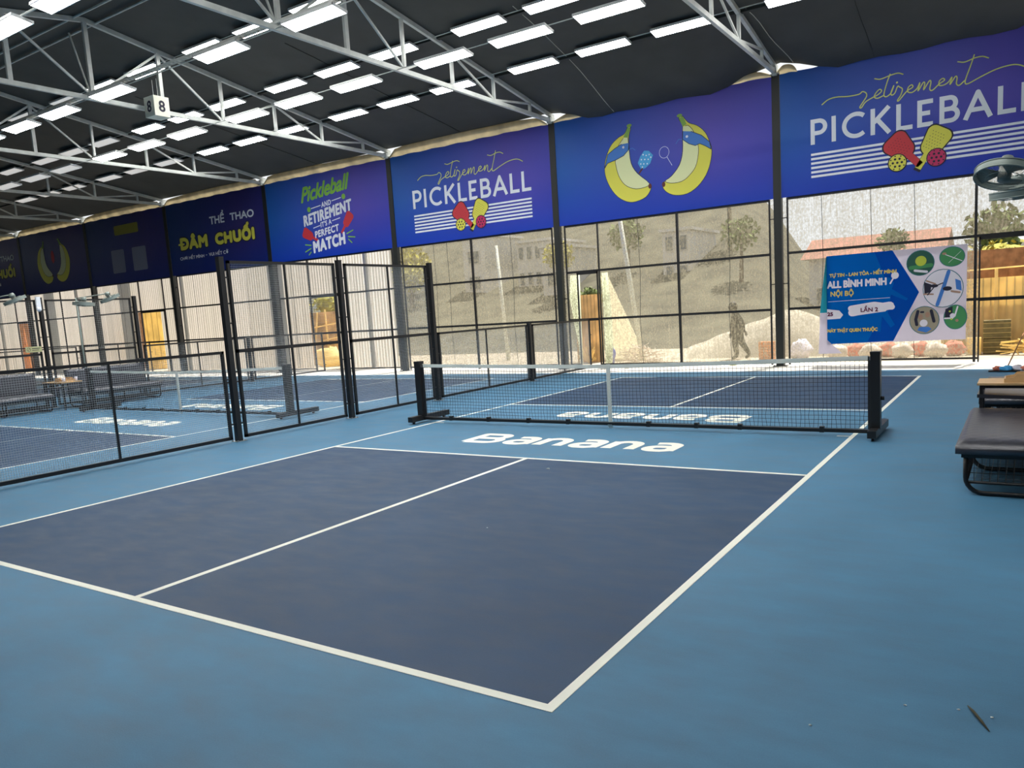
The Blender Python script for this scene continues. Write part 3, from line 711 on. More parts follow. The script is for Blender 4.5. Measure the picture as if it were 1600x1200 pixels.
# lime script banner
t = thing('wall_banner', 'blue banner with lime green script above stacked white capitals and red paddles', 'banner', (0, 0, 0), 0, 'blue printed banners along the top of the wall')
u0 = POSTX[4]; cloth(3, 'cloth', t, BM)
def sheared(body, x0, x1, zl, zr, h, y, bold, shear=0.):
    b = text_mesh(body, x0, x1, 0, h, y, bold, shear, sp=1.12 if not shear else 1.0); b.v = [(v[0], v[1], v[2]+zl+(zr-zl)*(v[0]-x0)/(x1-x0)) for v in b.v]; return b
sheared('Pickleball', u0+1.80, u0+4.08, 5.60, 5.80, .50, yl(1), .022, .35).build('script_lettering', M['green'], t)
wb = MB()
for body, x0, x1, zl, zr, h, bd in (('AND', 2.73, 3.18, 5.36, 5.41, .17, .008), ('RETIREMENT', 1.84, 4.08, 4.84, 5.13, .36, .020), ("IT'S A", 2.62, 3.13, 4.74, 4.81, .17, .007), ('PERFECT', 2.32, 3.44, 4.42, 4.55, .23, .012), ('MATCH', 2.18, 3.68, 3.94, 4.11, .40, .026)):
    q = sheared(body, u0+x0, u0+x1, zl, zr, h, yl(1), bd); wb.add(q.v, q.f)
wb.build('white_lettering', M['white'], t)
b = MB()
for p in ([(2.25, 5.39), (2.69, 5.44)], [(3.23, 5.52), (3.63, 5.57)], [(2.28, 4.76), (2.59, 4.81)], [(3.17, 4.9), (3.52, 4.95)]): b.stroke(sh(p, u0), .028, yl(1))
b.build('printed_line', M['white'], t)
b = MB()
for x, z in ((2.14, 5.37), (3.76, 5.59)): b.disc((u0+x, z), .085, yl(1), 14)
for p in ([(1.82, 4.26), (2.09, 4.22)], [(1.79, 4.03), (2.07, 4.12)], [(1.95, 3.92), (2.06, 4.0)], [(3.77, 4.43), (4.05, 4.51)], [(3.82, 4.33), (4.11, 4.29)], [(3.82, 4.25), (3.96, 4.13)]): b.stroke(sh(p, u0), .035, yl(1))
b.build('green_print', M['green'], t)
b = MB(); paddle_print(b, b, (u0+1.99, 4.58), 152, .50, .36, yl(1)); paddle_print(b, b, (u0+3.87, 4.86), 50, .50, .34, yl(1)); b.build('red_paddle_print', M['red'], t)

# big yellow lettering banners
def dam_banner(i, label, full=True):
    t = thing('wall_banner', label, 'banner', (0, 0, 0), 0, 'blue printed banners along the top of the wall')
    u0 = POSTX[i+1]; cloth(i, 'cloth', t, BMD)
    w_ = MB()
    for body, x0, x1, z0, z1 in (('THỂ', 2.69, 3.55, 5.46, 5.90), ('THAO', 3.87, 5.18, 5.47, 5.74), ('CHƠI HẾT MÌNH', .68, 2.16, 4.34, 4.52), ('-', 2.26, 2.34, 4.40, 4.42), ('VUI HẾT CỠ', 2.45, 3.58, 4.35, 4.54)):
        q = text_mesh(body, u0+x0, u0+x1, z0, z1, yl(1), .012 if z0 > 5 else .003); w_.add(q.v, q.f)
    w_.build('white_lettering', M['white'], t)
    for body, x0, x1, z0, z1 in (('DÂM', .78, 2.46, 4.70, 5.27), ('CHUỐI', 2.90, 5.12, 4.70, 5.34)):
        q = text_mesh(body, u0+x0, u0+x1, z0, z1, yl(3), .045, sp=1.12)
        if body[0] == 'D': q.stroke([(u0+.70, 4.92), (u0+1.02, 4.92)], .07, yl(4))
        q.build('yellow_lettering', M['yellow'], t)
        text_mesh(body, u0+x0-.04, u0+x1+.04, z0-.04, z1+.04, yl(1), .085, sp=1.12).build('lettering_outline', M['ink'], t)
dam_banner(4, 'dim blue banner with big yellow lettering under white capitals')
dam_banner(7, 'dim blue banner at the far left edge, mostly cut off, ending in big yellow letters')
# yellow plate banner (its two codes left out, the empty cards kept)
t = thing('wall_banner', 'dim blue banner with a yellow plate above two pale cards', 'banner', (0, 0, 0), 0, 'blue printed banners along the top of the wall')
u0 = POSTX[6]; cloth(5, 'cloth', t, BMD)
def rrect(b, x0, x1, z0, z1, r, y):
    P = []
    for (cx, cz, a0) in ((x1-r, z1-r, 0), (x0+r, z1-r, 90), (x0+r, z0+r, 180), (x1-r, z0+r, 270)):
        P += [(cx+r*math.cos(math.radians(a0+18*k)), cz+r*math.sin(math.radians(a0+18*k))) for k in range(6)]
    b.poly(P, y)
b = MB(); rrect(b, u0+2.22, u0+3.92, 5.70, 6.08, .06, yl(1)); b.build('yellow_plate_print', mat('dull_yellow_print', (.34, .30, .04), .6), t)
for x0, x1 in ((1.80, 2.74), (3.31, 4.28)): b = MB(); rrect(b, u0+x0, u0+x1, 4.20, 5.13, .07, yl(1)); b.build('pale_card_print', M['grey_print'], t)
dam = cloth(8, 'wall_banner', None, BMD); tag(dam, 'dim plain blue banner farthest away, outside the left edge', 'banner', 'blue printed banners along the top of the wall')

# beige eave fabric rolled along the top of the banners
VAL = {0: [(-.1, .35, .05, .16), (1.1, 1.9, .05, .10), (3.55, 5.5, .06, .10)], 1: [(-5.82, -4.1, .02, .22), (-1.5, -.2, .16, .02)], 2: [(-11.55, -6.0, .2, .2)], 3: [(-17.3, -11.75, .2, .2)],
       4: [(-23.1, -17.5, .2, .2)], 5: [(-28.9, -23.3, .2, .2)], 6: [(-34.65, -29.1, .2, .2)], 7: [(-40.45, -34.9, .2, .2)]}
VL = {0: ['short beige eave flap beside the near column over the nearest script banner', 'thin beige eave flap in the middle over the nearest script banner', 'beige eave flap over the right end of the nearest script banner'],
      1: ['beige eave flap over the left end of the large banana banner', 'beige eave flap over the right end of the large banana banner'],
      2: ['rolled beige eave fabric over the farther script banner'], 3: ['rolled beige eave fabric over the lime script banner'], 4: ['rolled beige eave fabric over the big yellow lettering banner'],
      5: ['rolled beige eave fabric over the yellow plate banner'], 6: ['rolled beige eave fabric over the far banana banner'], 7: ['rolled beige eave fabric over the cut off far left banner']}
for i, L in VAL.items():
    for k, (xa, xb, ha, hb) in enumerate(L):
        N = 26; vs = []; J = 5
        for p in range(N+1):
            tt = p/N; x = xa+(xb-xa)*tt
            env = math.sin(PI*tt)**.15 if i > 1 else (math.sin(PI*min(1, tt))**.7)
            zt = 6.455+(.285-.03*math.sin(4.1*tt+i*1.7))*env if i > 1 else 6.47+.17*env*(1 if max(ha, hb) > .12 else .5)
            for q in range(J+1):
                s = q/J; vs.append((x, 9.11-.10*math.sin(PI*s*.8), 6.44+(zt-6.44)*s+.006*math.sin(11*tt+q)))
        fs = [(p*(J+1)+q, (p+1)*(J+1)+q, (p+1)*(J+1)+q+1, p*(J+1)+q+1) for p in range(N) for q in range(J)]
        b = MB(); b.add(vs, fs); o = b.build('eave_fabric', M['valance'], ceil, True)
        o.modifiers.new('thick', 'SOLIDIFY').thickness = .006
        o['label'] = VL[i][k]

# ------------------------------------------------------------------ pickleball nets
def make_net():
    t = empty('pickleball_net'); t['category'] = 'net'; t['group'] = 'portable pickleball nets'
    X = 3.27
    for s in (-1, 1):
        b = MB(); b.box(s*X-.05, s*X+.05, -.055, .055, .10, .945); b.box(s*X-.053, s*X+.053, -.058, .058, .925, .955)
        p = b.build('post', M['black'], t)
        k = MB(); k.tube([(s*(X+.05), 0, .44), (s*(X+.085), 0, .44)], .022, 10); k.build('knob', M['black'], p, True)
        sp = MB(); sp.box(s*(X-.05)-.001-.012, s*(X-.05)+.001+.012, -.02, .02, .86, .90); sp.build('clip', M['silver'], p)
        b = MB(); b.box(s*X-.045, s*X+.045, -.30, .62, .035, .115)
        bs = b.build('base', M['black'], t)
        for y in (-.22, .52):
            wv = MB(); wv.tube([(s*X-.012, y, .022), (s*X+.012, y, .022)], .022, 12); wv.build('wheel', M['black'], bs, True)
    b = MB(); b.box(-X+.04, X-.04, -.022, .022, .045, .085)
    for x in (-2.7, -2.0, -1.3, -.65, .55, 1.2, 1.75, 2.7): b.box(x-.025, x+.025, -.026, .026, .04, .11)
    b.build('bottom_bar', M['black'], t)
    def top(x): return .862+.052*(abs(x)/3.2)**1.3
    b = MB(); xs = [-3.2+.1*i for i in range(65)]
    for y in (-.004, .004):
        b.add([(x, y, top(x)-.005) for x in xs]+[(x, y*1.4, top(x)-.055) for x in xs], [(i, i+1, i+66, i+65) for i in range(64)])
    b.add([(x, -.004, top(x)-.005) for x in xs]+[(x, .004, top(x)-.005) for x in xs], [(i, i+1, i+66, i+65) for i in range(64)])
    b.build('top_tape', M['tape'], t)
    b = MB(); rnd = random.Random(3); n = 130
    for i in range(n+1):
        x = -3.2+6.4*i/n; wv = .006*math.sin(i*1.9)+rnd.uniform(-.004, .004)
        P = [(x, 0, top(x)-.05), (x+wv*.3, 0, .5), (x+wv, .004, .33), (x-wv*1.4, -.006, .22), (x+wv, 0, .09)]
        for k in range(4): b.wirebar(P[k], P[k+1], .0042)
    for j in range(17):
        f = j/16; z = lambda x: .092+(top(x)-.145)*f
        P = [(-3.2+.4*i, 0, z(-3.2+.4*i)+.003*math.sin(i*2+j)) for i in range(17)]
        for k in range(16): b.wirebar(P[k], P[k+1], .0042)
    nt_ = b.build('netting', M['thread'], t)
    for s in (-1, 1): b = MB(); b.box(s*3.2-.012, s*3.2+.012, -.006, .006, .09, .90); b.build('side_strap', M['thread'], t)
    b = MB(); b.box(-.026, .026, -.010, .010, .012, top(0)); b.build('centre_strap', M['tape'], t)
    b = MB(); b.box(-.03, .03, -.028, .028, .035, .055); b.build('strap_clip', M['silver'], t)
    return t
nets = [make_net()]
nets[0].location = (0, 0, 0); nets[0]['label'] = 'portable black pickleball net with white top tape on the near court'
for cx, lb in ((-9.6, 'portable pickleball net seen through the wire fence on the next court'),):
    c = copy_tree(nets[0]); c.location = (cx, 0, 0); c['label'] = lb

# ------------------------------------------------------------------ wire mesh fences between the courts (planes of constant x)
def fence_panel(x, ya, yb, h, midrail, pitch, lab, wires='wire', mull=True):
    t = thing('wire_fence', lab, 'fence', (x, (ya+yb)/2, 0), 0, 'black framed wire mesh fence panels')
    L = (yb-ya)/2; z0, z1 = .04, h
    b = MB(); q = .02
    b.box(-q, q, -L, L, z0, z0+.045); b.box(-q, q, -L, L, z1-.04, z1); b.box(-q, q, -L, -L+.04, z0, z1); b.box(-q, q, L-.04, L, z0, z1)
    if midrail: b.box(-q, q, -L, L, 1.28, 1.33)
    for s in (-1, 1):
        for z in ([.25, .9] if h < 2 else [.25, 1.0, 1.7, 2.35]): b.box(-.01, .01, L, L+.066, z, z+.02) if s > 0 else b.box(-.01, .01, -L-.066, -L, z, z+.02)
    b.build('frame', M['black'], t)
    if mull:
        b = MB(); b.box(-.012, .012, -.014, .014, z0, z1); b.build('mullion', M['black'], t)
    b = MB(); n = int((yb-ya)/pitch)
    for k in range(1, n): b.wirebar((.0, -L+2*L*k/n, z0+.03), (.0, -L+2*L*k/n, z1-.02), .0034)
    n = int((z1-z0)/pitch)
    for k in range(1, n): b.wirebar((.003, -L, z0+(z1-z0)*k/n), (.003, L, z0+(z1-z0)*k/n), .0034)
    b.build('wire_mesh', M[wires], t)
    return t
def fence_post(x, y, h, lab):
    t = thing('metal_post', lab, 'post', (x, y, 0), 0, 'square black fence posts')
    b = MB(); b.box(-.04, .04, -.04, .04, .008, h); b.box(-.043, .043, -.043, .043, h, h+.012); b.build('shaft', M['black'], t)
    b = MB(); b.box(-.08, .08, -.08, .08, 0, .008)
    for sx in (-.062, .062):
        for sy in (-.062, .062): b.box(sx-.008, sx+.008, sy-.008, sy+.008, .008, .022)
    b.build('base_plate', M['silver'], t)
    return t
F1 = -4.97
P1 = [-9.2, -5.68, -2.13, .15, 2.5, 5.95, 9.02]
PL = {0: 'low black fence post outside the left edge', 1: 'low black fence post just outside the left edge, on the near fence', 2: 'tall black post between the low and the first tall panel of the near fence',
      3: 'tall black post between the two tall panels of the near fence', 4: 'tall black post behind the left end of the near net', 5: 'short black post of the near fence, behind the near net',
      6: 'short black end post of the near fence at the banner wall'}
for k in range(1, 6):
    fence_post(F1, P1[k], 2.64 if k in (2, 3, 4) else 1.33, PL[k])
lbl = {1: 'low wire mesh panel of the near fence at the left edge', 2: 'first tall wire mesh panel of the near fence, left of the two', 3: 'second tall wire mesh panel of the near fence, next to the near net',
       4: 'low wire mesh panel of the near fence behind the near net', 5: 'low wire mesh panel of the near fence ending at the banner wall'}
for k in range(1, 6):
    tall = k in (2, 3)
    fence_panel(F1, P1[k]+.11, P1[k+1]-.11, 2.60 if tall else 1.32, tall, .027, lbl[k])
F2 = -15.15
for k in range(1, 6):
    fence_post(F2, P1[k]+.12, 2.64 if k in (2, 3, 4) else 1.35, {1: 'low black post of the second fence outside the left edge', 2: 'tall black post of the second fence near the left edge', 3: 'tall black post of the second fence with a white bracket on top',
        4: 'tall black post of the second fence left of the golden doorway', 5: 'short black post of the second fence behind the far court'}[k])
    tall = k in (2, 3)
    fence_panel(F2, P1[k]+.23, P1[k+1]+.01, 2.60 if tall else 1.35, tall, .045, {1: 'low wire mesh panel of the second fence outside the left edge', 2: 'tall panel of the second fence cut by the left edge, with a small plaque',
        3: 'tall panel of the second fence behind the dark bench sofas', 4: 'low panel of the second fence right of the bench sofas', 5: 'low panel of the second fence ending at the banner wall'}[k], mull=(k != 3))
F3 = -25.2
for k in (4, 5):
    fence_post(F3, P1[k]+.35, 1.33, {4: 'short black post of the third fence near the left edge', 5: 'short black post of the third fence, farthest left'}[k])
    fence_panel(F3, P1[k]+.46, P1[k+1]+(.2 if k == 4 else .05), 1.33, False, .08, {4: 'low panel of the third fence at the left', 5: 'low panel of the third fence ending at the banner wall'}[k])
# white bracket on the tall post, plaque on the fence
t = thing('security_camera', 'small white camera unit strapped to the top of the tall far post', 'camera', (F2+.06, .2, 2.35))
b = MB(); b.box(-.015, .03, -.05, .05, .0, .32); b.build('bracket', M['white'], t)
b = MB(); b.tube([(.03, -.02, .05), (.14, -.06, .0)], .045, 12); b.build('housing', M['white'], t, True)
t = thing('notice_plaque', 'pale yellow plaque with a round symbol on the second fence', 'sign', (F2+.03, -.02, 1.37))
b = MB(); b.box(0, .01, -.19, .17, 0, .13); b.build('board', mat('pale_plaque', (.50, .52, .28), .6), t)
b = MB()
for k in range(16): a, c2 = k*PI/8, (k+1)*PI/8; b.bar((.0115, -.12+.04*math.cos(a), .065+.04*math.sin(a)), (.0115, -.12+.04*math.cos(c2), .065+.04*math.sin(c2)), .008, .002, (1, 0, 0))
b.bar((.0115, -.15, .035), (.0115, -.09, .095), .008, .002, (1, 0, 0)); b.box(.0105, .012, -.05, .13, .08, .095); b.box(.0105, .012, -.05, .10, .04, .052)
b.build('symbol', M['ink'], t)

# ------------------------------------------------------------------ bench sofas, tables
def make_sofa():
    """origin at floor, centre; seat front edge at local x=0, seat runs to +x; length along y"""
    t = empty('bench_sofa'); t['category'] = 'bench'; t['group'] = 'dark upholstered bench sofas'
    L = .975; D = .78
    # cushion with rounded edge and pillowy quilting
    nx, ny = 26, 60; vs = []; fs = []
    def prof(u): return 1-(abs(2*u-1))**14
    for p in range(nx+1):
        for q in range(ny+1):
            u, v = p/nx, q/ny; x = -.04+(D+.04)*u; y = -L-.02+(2*L+.04)*v
            z = .385+.045*min(prof(u), prof(v))**.5+.006*abs(math.sin((x+y)*PI/.14))*abs(math.sin((x-y)*PI/.14))*min(prof(u), prof(v))
            vs.append((x, y, z))
    for p in range(nx):
        for q in range(ny): fs.append((p*(ny+1)+q, (p+1)*(ny+1)+q, (p+1)*(ny+1)+q+1, p*(ny+1)+q+1))
    b = MB(); b.add(vs, fs); b.box(-.04, D, -L-.02, L+.02, .325, .386)
    b.build('seat_cushion', M['navycush'], t, True)
    b = MB(); b.box(.0, D, -L, L, .295, .325); b.build('seat_board', M['black'], t)
    b = MB(); nx, nz = 40, 10
    vs = []
    for p in range(nx+1):
        for q in range(nz+1):
            u, v = p/nx, q/nz; vs.append((D-.10-.02*prof(v)*prof(u)+.05*v, -L+2*L*u, .43+.47*v))
    fs = [(p*(nz+1)+q, p*(nz+1)+q+1, (p+1)*(nz+1)+q+1, (p+1)*(nz+1)+q) for p in range(nx) for q in range(nz)]
    b.add(vs, fs); b.add([(D-.10, -L, .43), (D-.02, -L, .43), (D+.05, -L, .90), (D-.05, -L, .90), (D-.10, L, .43), (D-.02, L, .43), (D+.05, L, .90), (D-.05, L, .90)], [(0, 1, 2, 3), (7, 6, 5, 4), (1, 5, 6, 2), (3, 2, 6, 7)])
    b.build('backrest', M['navycush'], t)
    for y in (-L+.02, 0, L-.02):
        b = MB(); r = .12; P = [(.03, y, .30)]
        P += [(.03+r-r*math.cos(a), y, .018+r-r*math.sin(a)) for a in [k*PI/2/6 for k in range(7)]]
        P += [(D-.05-r+r*math.sin(a), y, .018+r-r*math.cos(a)) for a in [k*PI/2/6 for k in range(7)]]
        P += [(D-.05, y, .45), (D+.03, y, .86)]
        b.tube(P, .018, 10); b.build('leg_frame', M['black'], t, True)
    b = MB()
    for z in (.10, .28):
        for x in (.035, D-.055): b.tube([(x, -L+.02, z), (x, L-.02, z)], .011, 8)
    for y in (-L+.02, L-.02):
        b.tube([(.03, y, .10), (D-.05, y, .10)], .011, 8)
    b.build('basket_rail', M['black'], t, True)
    b = MB(); pt = .052
    for k in range(int(2*L/pt)):
        y = -L+.03+k*pt
        b.wirebar((.035, y, .10), (.035, y, .29), .004); b.wirebar((.035, y, .10), (D-.055, y, .10), .004); b.wirebar((D-.055, y, .10), (D-.055, y, .29), .004)
    for z in (.137, .175, .212, .25):
        for x in (.035, D-.055): b.wirebar((x, -L+.02, z), (x, L-.02, z), .004)
        for y in (-L+.02, L-.02): b.wirebar((.035, y, z), (D-.055, y, z), .004)
    for k in range(1, int((D-.09)/pt)+1):
        x = .035+k*pt; b.wirebar((x, -L+.02, .10), (x, L-.02, .10), .004)
        for y in (-L+.02, L-.02): b.wirebar((x, y, .10), (x, y, .29), .004)
    b.build('wire_basket', M['black'], t)
    return t
sf = make_sofa()
SL = [((4.24, -1.47), 0, 'dark quilted bench sofa nearest the camera at the right edge'), ((4.27, 1.45), 0, 'dark bench sofa glimpsed behind the low wooden table'),
      ((-14.02, 1.42), PI, 'dark bench sofa behind the far net, right of the small table'), ((-14.02, -1.25), PI, 'dark bench sofa cut by the left edge behind the wire fence')]
for i, ((x, y), rz, lb) in enumerate(SL):
    o = sf if i == 0 else copy_tree(sf); o.location = (x, y, 0); o.rotation_euler = (0, 0, rz); o['label'] = lb
def make_table():
    t = empty('low_table'); t['category'] = 'table'; t['group'] = 'low wooden tables between the bench sofas'
    b = MB(); b.box(0, .9, -.24, .24, .625, .645); b.build('table_top', M['wood'], t)
    b = MB(); b.box(.02, .88, -.225, .225, .595, .625); b.build('apron', M['black'], t)
    for x in (.035, .865):
        for y in (-.21, .21):
            b = MB(); b.box(x-.015, x+.015, y-.015, y+.015, 0, .6); b.build('leg', M['black'], t)
    b = MB(); b.add([(.0, -.23, .50), (.9, -.23, .47), (.9, .2, .47), (.0, .2, .50), (.0, -.23, .535), (.9, -.23, .505), (.9, .2, .505), (.0, .2, .535)],
                    [(0, 3, 2, 1), (4, 5, 6, 7), (0, 1, 5, 4), (1, 2, 6, 5), (2, 3, 7, 6), (3, 0, 4, 7)]); b.build('shelf', M['navycush'], t)
    return t
tb = make_table(); tb.location = (4.25, -.15, 0); tb['label'] = 'low wooden table with black frame behind the quilted bench at the right edge'
t2 = copy_tree(tb); t2.location = (-14.0, .18, 0); t2.rotation_euler = (0, 0, PI); t2['label'] = 'small wooden table between the two dark bench sofas at the left'
def make_tray():
    t = empty('wooden_tray'); t['category'] = 'tray'
    b = MB(); b.box(0, .36, -.13, .13, 0, .012); b.build('bottom', M['wood'], t)
    b = MB()
    for s in (-1, 1):
        y = s*.13; P = [(0, 0), (.36, 0), (.36, .085), (.10, .085), (.075, .055), (.02, .045), (0, .04)]
        vs = [(p[0], y-.006, p[1]) for p in P]+[(p[0], y+.006, p[1]) for p in P]; n = len(P)
        b.add(vs, [tuple(range(n)), tuple(range(2*n-1, n-1, -1))]+[(k, (k+1) % n, n+(k+1) % n, n+k) for k in range(n)])
    b.box(-.006, .006, -.13, .13, 0, .04); b.box(.354, .366, -.13, .13, 0, .085); b.build('rim', M['wood'], t)
    return t
tr = make_tray(); tr.location = (4.48, -.20, .645); tr['label'] = 'light wooden tray box on the low table at the right edge'
tr2 = copy_tree(tr); tr2.location = (-14.2, .22, .645); tr2.rotation_euler = (0, 0, PI); tr2['label'] = 'wooden tray box on the small table at the left'
for k, (x, y) in enumerate([(-14.12, .34), (-14.10, .05)]):
    b = MB(); b.lathe([(0, 0), (.032, 0), (.04, .1), (.037, .1), (.03, .006)], 14); o = b.build('paper_cup', M['hw'], None, True, (x, y, .645)); tag(o, ['white paper cup at the back corner of the small left table', 'white paper cup at the front corner of the small left table'][k], 'cup', 'paper cups on the left table')
# sign box: things under near bench (bag in the basket)
# ------------------------------------------------------------------ twin head fans
def make_fan():
    """pole at the origin, two caged heads held out towards -x"""
    t = empty('twin_fan'); t['category'] = 'fan'; t['group'] = 'grey twin head fans on poles'
    b = MB(); b.tube([(0, 0, .03), (0, 0, 2.62)], .022, 12); b.build('pole', M['fan'], t, True)
    b = MB(); b.lathe([(0, .03), (.13, .03), (.14, .015), (.14, 0)], 24); b.build('base', M['fan'], t, True)
    R = .235
    for c, nrm in (((-.76, -.42, 2.555), (-.12, -.36, -.92)), ((-.66, .18, 2.44), (.05, .10, -1))):
        c = Vector(c); z = Vector(nrm).normalized()
        q = Matrix.Translation(c) @ z.to_track_quat('Z', 'Y').to_matrix().to_4x4()
        b = MB()
        for zz, rr in ((-.03, R), (.03, R), (-.05, R*.62), (.05, R*.62)):
            b.tube([q @ Vector((rr*math.cos(k*PI/16), rr*math.sin(k*PI/16), zz)) for k in range(32)], .0075 if rr == R else .003, 6, True)
        b.lathe([(R, -.03), (R+.003, 0), (R, .03)], 40, q)
        for k in range(26):
            a = k*2*PI/26; cs, sn = math.cos(a), math.sin(a)
            for sg in (-1, 1): b.wirebar(q @ Vector((.05*cs, .05*sn, sg*.056)), q @ Vector((R*cs, R*sn, sg*.03)), .002)
        h = b.build('cage', M['fan'], t, True)
        b = MB()
        for k in range(3):
            a0 = k*2*PI/3; P = []
            for m in range(7): a = a0+m*.13; P.append(q @ Vector((.05*math.cos(a), .05*math.sin(a), -.012+.004*m)))
            for m in range(7): a = a0+1.35-m*.20; P.append(q @ Vector((R*.9*math.cos(a), R*.9*math.sin(a), .02-.006*m)))
            b.add(P, [(m, m+1, 12-m, 13-m) for m in range(6)])
        bl = b.build('blades', M['fanblade'], h, True); bl.modifiers.new('thick', 'SOLIDIFY').thickness = .003
        b = MB(); b.lathe([(0, -.075), (.05, -.07), (.055, 0), (.05, .06), (0, .062)], 16, q); b.build('hub', M['fanblade'], h, True)
        b = MB(); b.lathe([(0, -.17), (.045, -.165), (.06, -.13), (.06, -.075), (0, -.075)], 16, q); b.build('motor_housing', M['signbox'] if False else M['fan'], t, True)
        b = MB(); b.tube([(0, 0, c.z+.05), q @ Vector((0, 0, -.13))], .014, 8); b.build('arm', M['fan'], t, True)
    return t
fn = make_fan()
for i, ((x, y, z), rz, lb) in enumerate([((5.22, -.58, 0), 0, 'grey twin head fan cut by the right edge above the bench'), ((-15.0, 1.05, 0), PI, 'grey twin head fan seen small before the corrugated wall at the left'),
                                   ((-15.0, -1.1, 0), PI, 'grey twin head fan cut by the left edge')]):
    o = fn if i == 0 else copy_tree(fn); o.location = (x, y, 0); o.rotation_euler = (0, 0, rz); o['label'] = lb

# ------------------------------------------------------------------ mop, rags
t = thing('floor_mop', 'long handled mop with rags lying by the open doorway', 'mop', (4.25, 7.35, 0), math.radians(0))
b = MB(); b.tube([(.12, .02, .05), (.62, 1.30, 1.25)], .012, 8); b.build('handle', M['timber'], t, True)
b = MB(); b.box(-.16, .30, -.09, .05, .005, .03); b.build('head', M['black'], t)
for k, (x, y, m, r) in enumerate([(-.02, .02, 'sackred', .07), (.12, -.02, 'sky', .09), (.28, .03, 'hw', .10), (.42, .0, 'sackred', .08), (.52, .05, 'sky', .09)]):
    b = MB(); b.blob((x, y, .06), r, k, .35, 12, 8, (1.2, .8, .55)); b.build('rag', M[m], t, True)

# ------------------------------------------------------------------ blue hanging poster on the netting
PY = 9.085
def py(k): return PY-.004-.002*k
t = thing('hanging_poster', 'bright blue event poster with round photos tied on the netting, left end folded', 'poster', (0, 0, 0))
def psheet(name, pts, m, k=0, thick=.004):
    b = MB(); b.add([(x, py(k), z) for x, z in pts], [tuple(range(len(pts)))]); o = b.build(name, m, t); return o
psheet('sheet', [(.92, 2.42), (3.63, 2.43), (3.62, .51), (.92, .48)], M['hangwhite'])
psheet('blue_print', [(.92, 2.42), (2.25, 2.425), (2.76, 1.52), (2.27, .515), (.92, .48)], M['hangdeep'], 1)
psheet('light_blue_print', [(.92, 2.42), (1.9, 2.42), (2.08, 1.95), (2.12, 1.5), (2.0, 1.0), (1.75, .5), (.92, .48)], M['hangblue'], 2)
for (body, x0, x1, z0, z1, m) in (('TỰ TIN - LAN TỎA - HẾT MÌNH', .98, 2.33, 1.93, 2.07, 0), ('NỘI BỘ', 1.0, 1.48, 1.50, 1.68, 0), ('NÀY THẬT QUEN THUỘC', .93, 1.96, .72, .84, 0)):
    q = text_mesh(body, x0, x1, z0, z1, py(4), .005); q.build('yellow_lettering', M['hy'], t)
q = text_mesh('ALL BÌNH MINH', .93, 2.14, 1.71, 1.91, py(4), .010); b = MB(); b.add(q.v, q.f); b.disc((2.30, 1.90), .075, py(4), 14); b.stroke([(2.26, 1.83), (2.21, 1.74)], .03, py(4))
b.build('white_lettering', M['hw'], t)
b = MB(); b.stroke([(1.45, 1.16), (1.8, 1.22), (2.2, 1.27)], .17, py(3)); b.stroke([(1.42, 1.25), (1.9, 1.31), (2.24, 1.24)], .12, py(3.2)); b.stroke([(1.44, 1.12), (1.9, 1.17), (2.1, 1.19)], .08, py(3.1))
b.poly([(.92, 1.03), (1.2, 1.04), (1.26, 1.12), (1.18, 1.22), (.92, 1.26)], py(3)); b.poly([(.93, 1.548+.0), (.93, 1.44), (.93, 1.44), (.93, 1.43)], py(3)) if False else None
b.stroke([(.95, 1.42), (2.2, 1.44)], .008, py(3))
b.build('white_brush_print', M['hw'], t)
q = text_mesh('LẦN 2', 1.62, 1.97, 1.16, 1.30, py(6), .004); q2 = text_mesh('25', .93, 1.05, 1.10, 1.19, py(6), .006); q.add(q2.v, q2.f); q.build('dark_lettering', mat('plum_print', (.12, .01, .06), .6), t)
# pale figure with a racket, very faint print
b = MB(); b.poly([(2.0, 1.9), (2.2, 1.86), (2.28, 1.75), (2.24, 1.62), (2.55, 1.40), (2.52, 1.36), (2.22, 1.5), (2.2, 1.3), (2.16, 1.12), (2.3, .86), (2.22, .80), (2.05, 1.05), (2.02, .72), (1.93, .72), (1.92, 1.1), (1.9, 1.5)], py(2.6)); b.build('figure_print', M['hangblue'], t)
circ = [(2.78, 2.12, .25, .25, 'hgd'), (3.36, 2.20, .22, .19, 'hg'), (3.20, 1.57, .36, .38, 'hw'), (2.86, .93, .27, .28, 'hy2'), (3.43, .97, .20, .24, 'hg')]
M['hy2'] = mat('warm_photo_print', (.34, .30, .22), .6)
rg, g1, g2, g3, w2, sk, bl, dk = MB(), MB(), MB(), MB(), MB(), MB(), MB(), MB()
for x, z, rx, rz_, m in circ:
    rg.disc((x, z), rx+.014, py(3), 28, rz_+.014); {'hgd': g1, 'hg': g2, 'hw': w2, 'hy2': g3}[m].disc((x, z), rx, py(4), 28, rz_)
by = MB(); by.disc((2.79, 2.16), .105, py(6), 18); g2.stroke([(2.60, 2.03), (2.98, 2.06)], .08, py(5)); w2.stroke([(2.68, 1.97), (2.9, 1.93)], .05, py(5.4))
w2.stroke([(3.24, 2.25), (3.54, 2.10)], .014, py(5)); w2.stroke([(3.30, 2.08), (3.52, 2.30)], .006, py(5)); sk.disc((3.22, 2.27), .04, py(6), 10, .025)
bl.stroke([(3.30, 1.90), (3.22, 1.62), (3.10, 1.24)], .07, py(5)); dk.disc((3.04, 1.63), .075, py(6), 12, .035); dk.disc((3.28, 1.56), .085, py(6), 12, .045); dk.stroke([(2.92, 1.45), (3.05, 1.62), (3.2, 1.68)], .02, py(6.4))
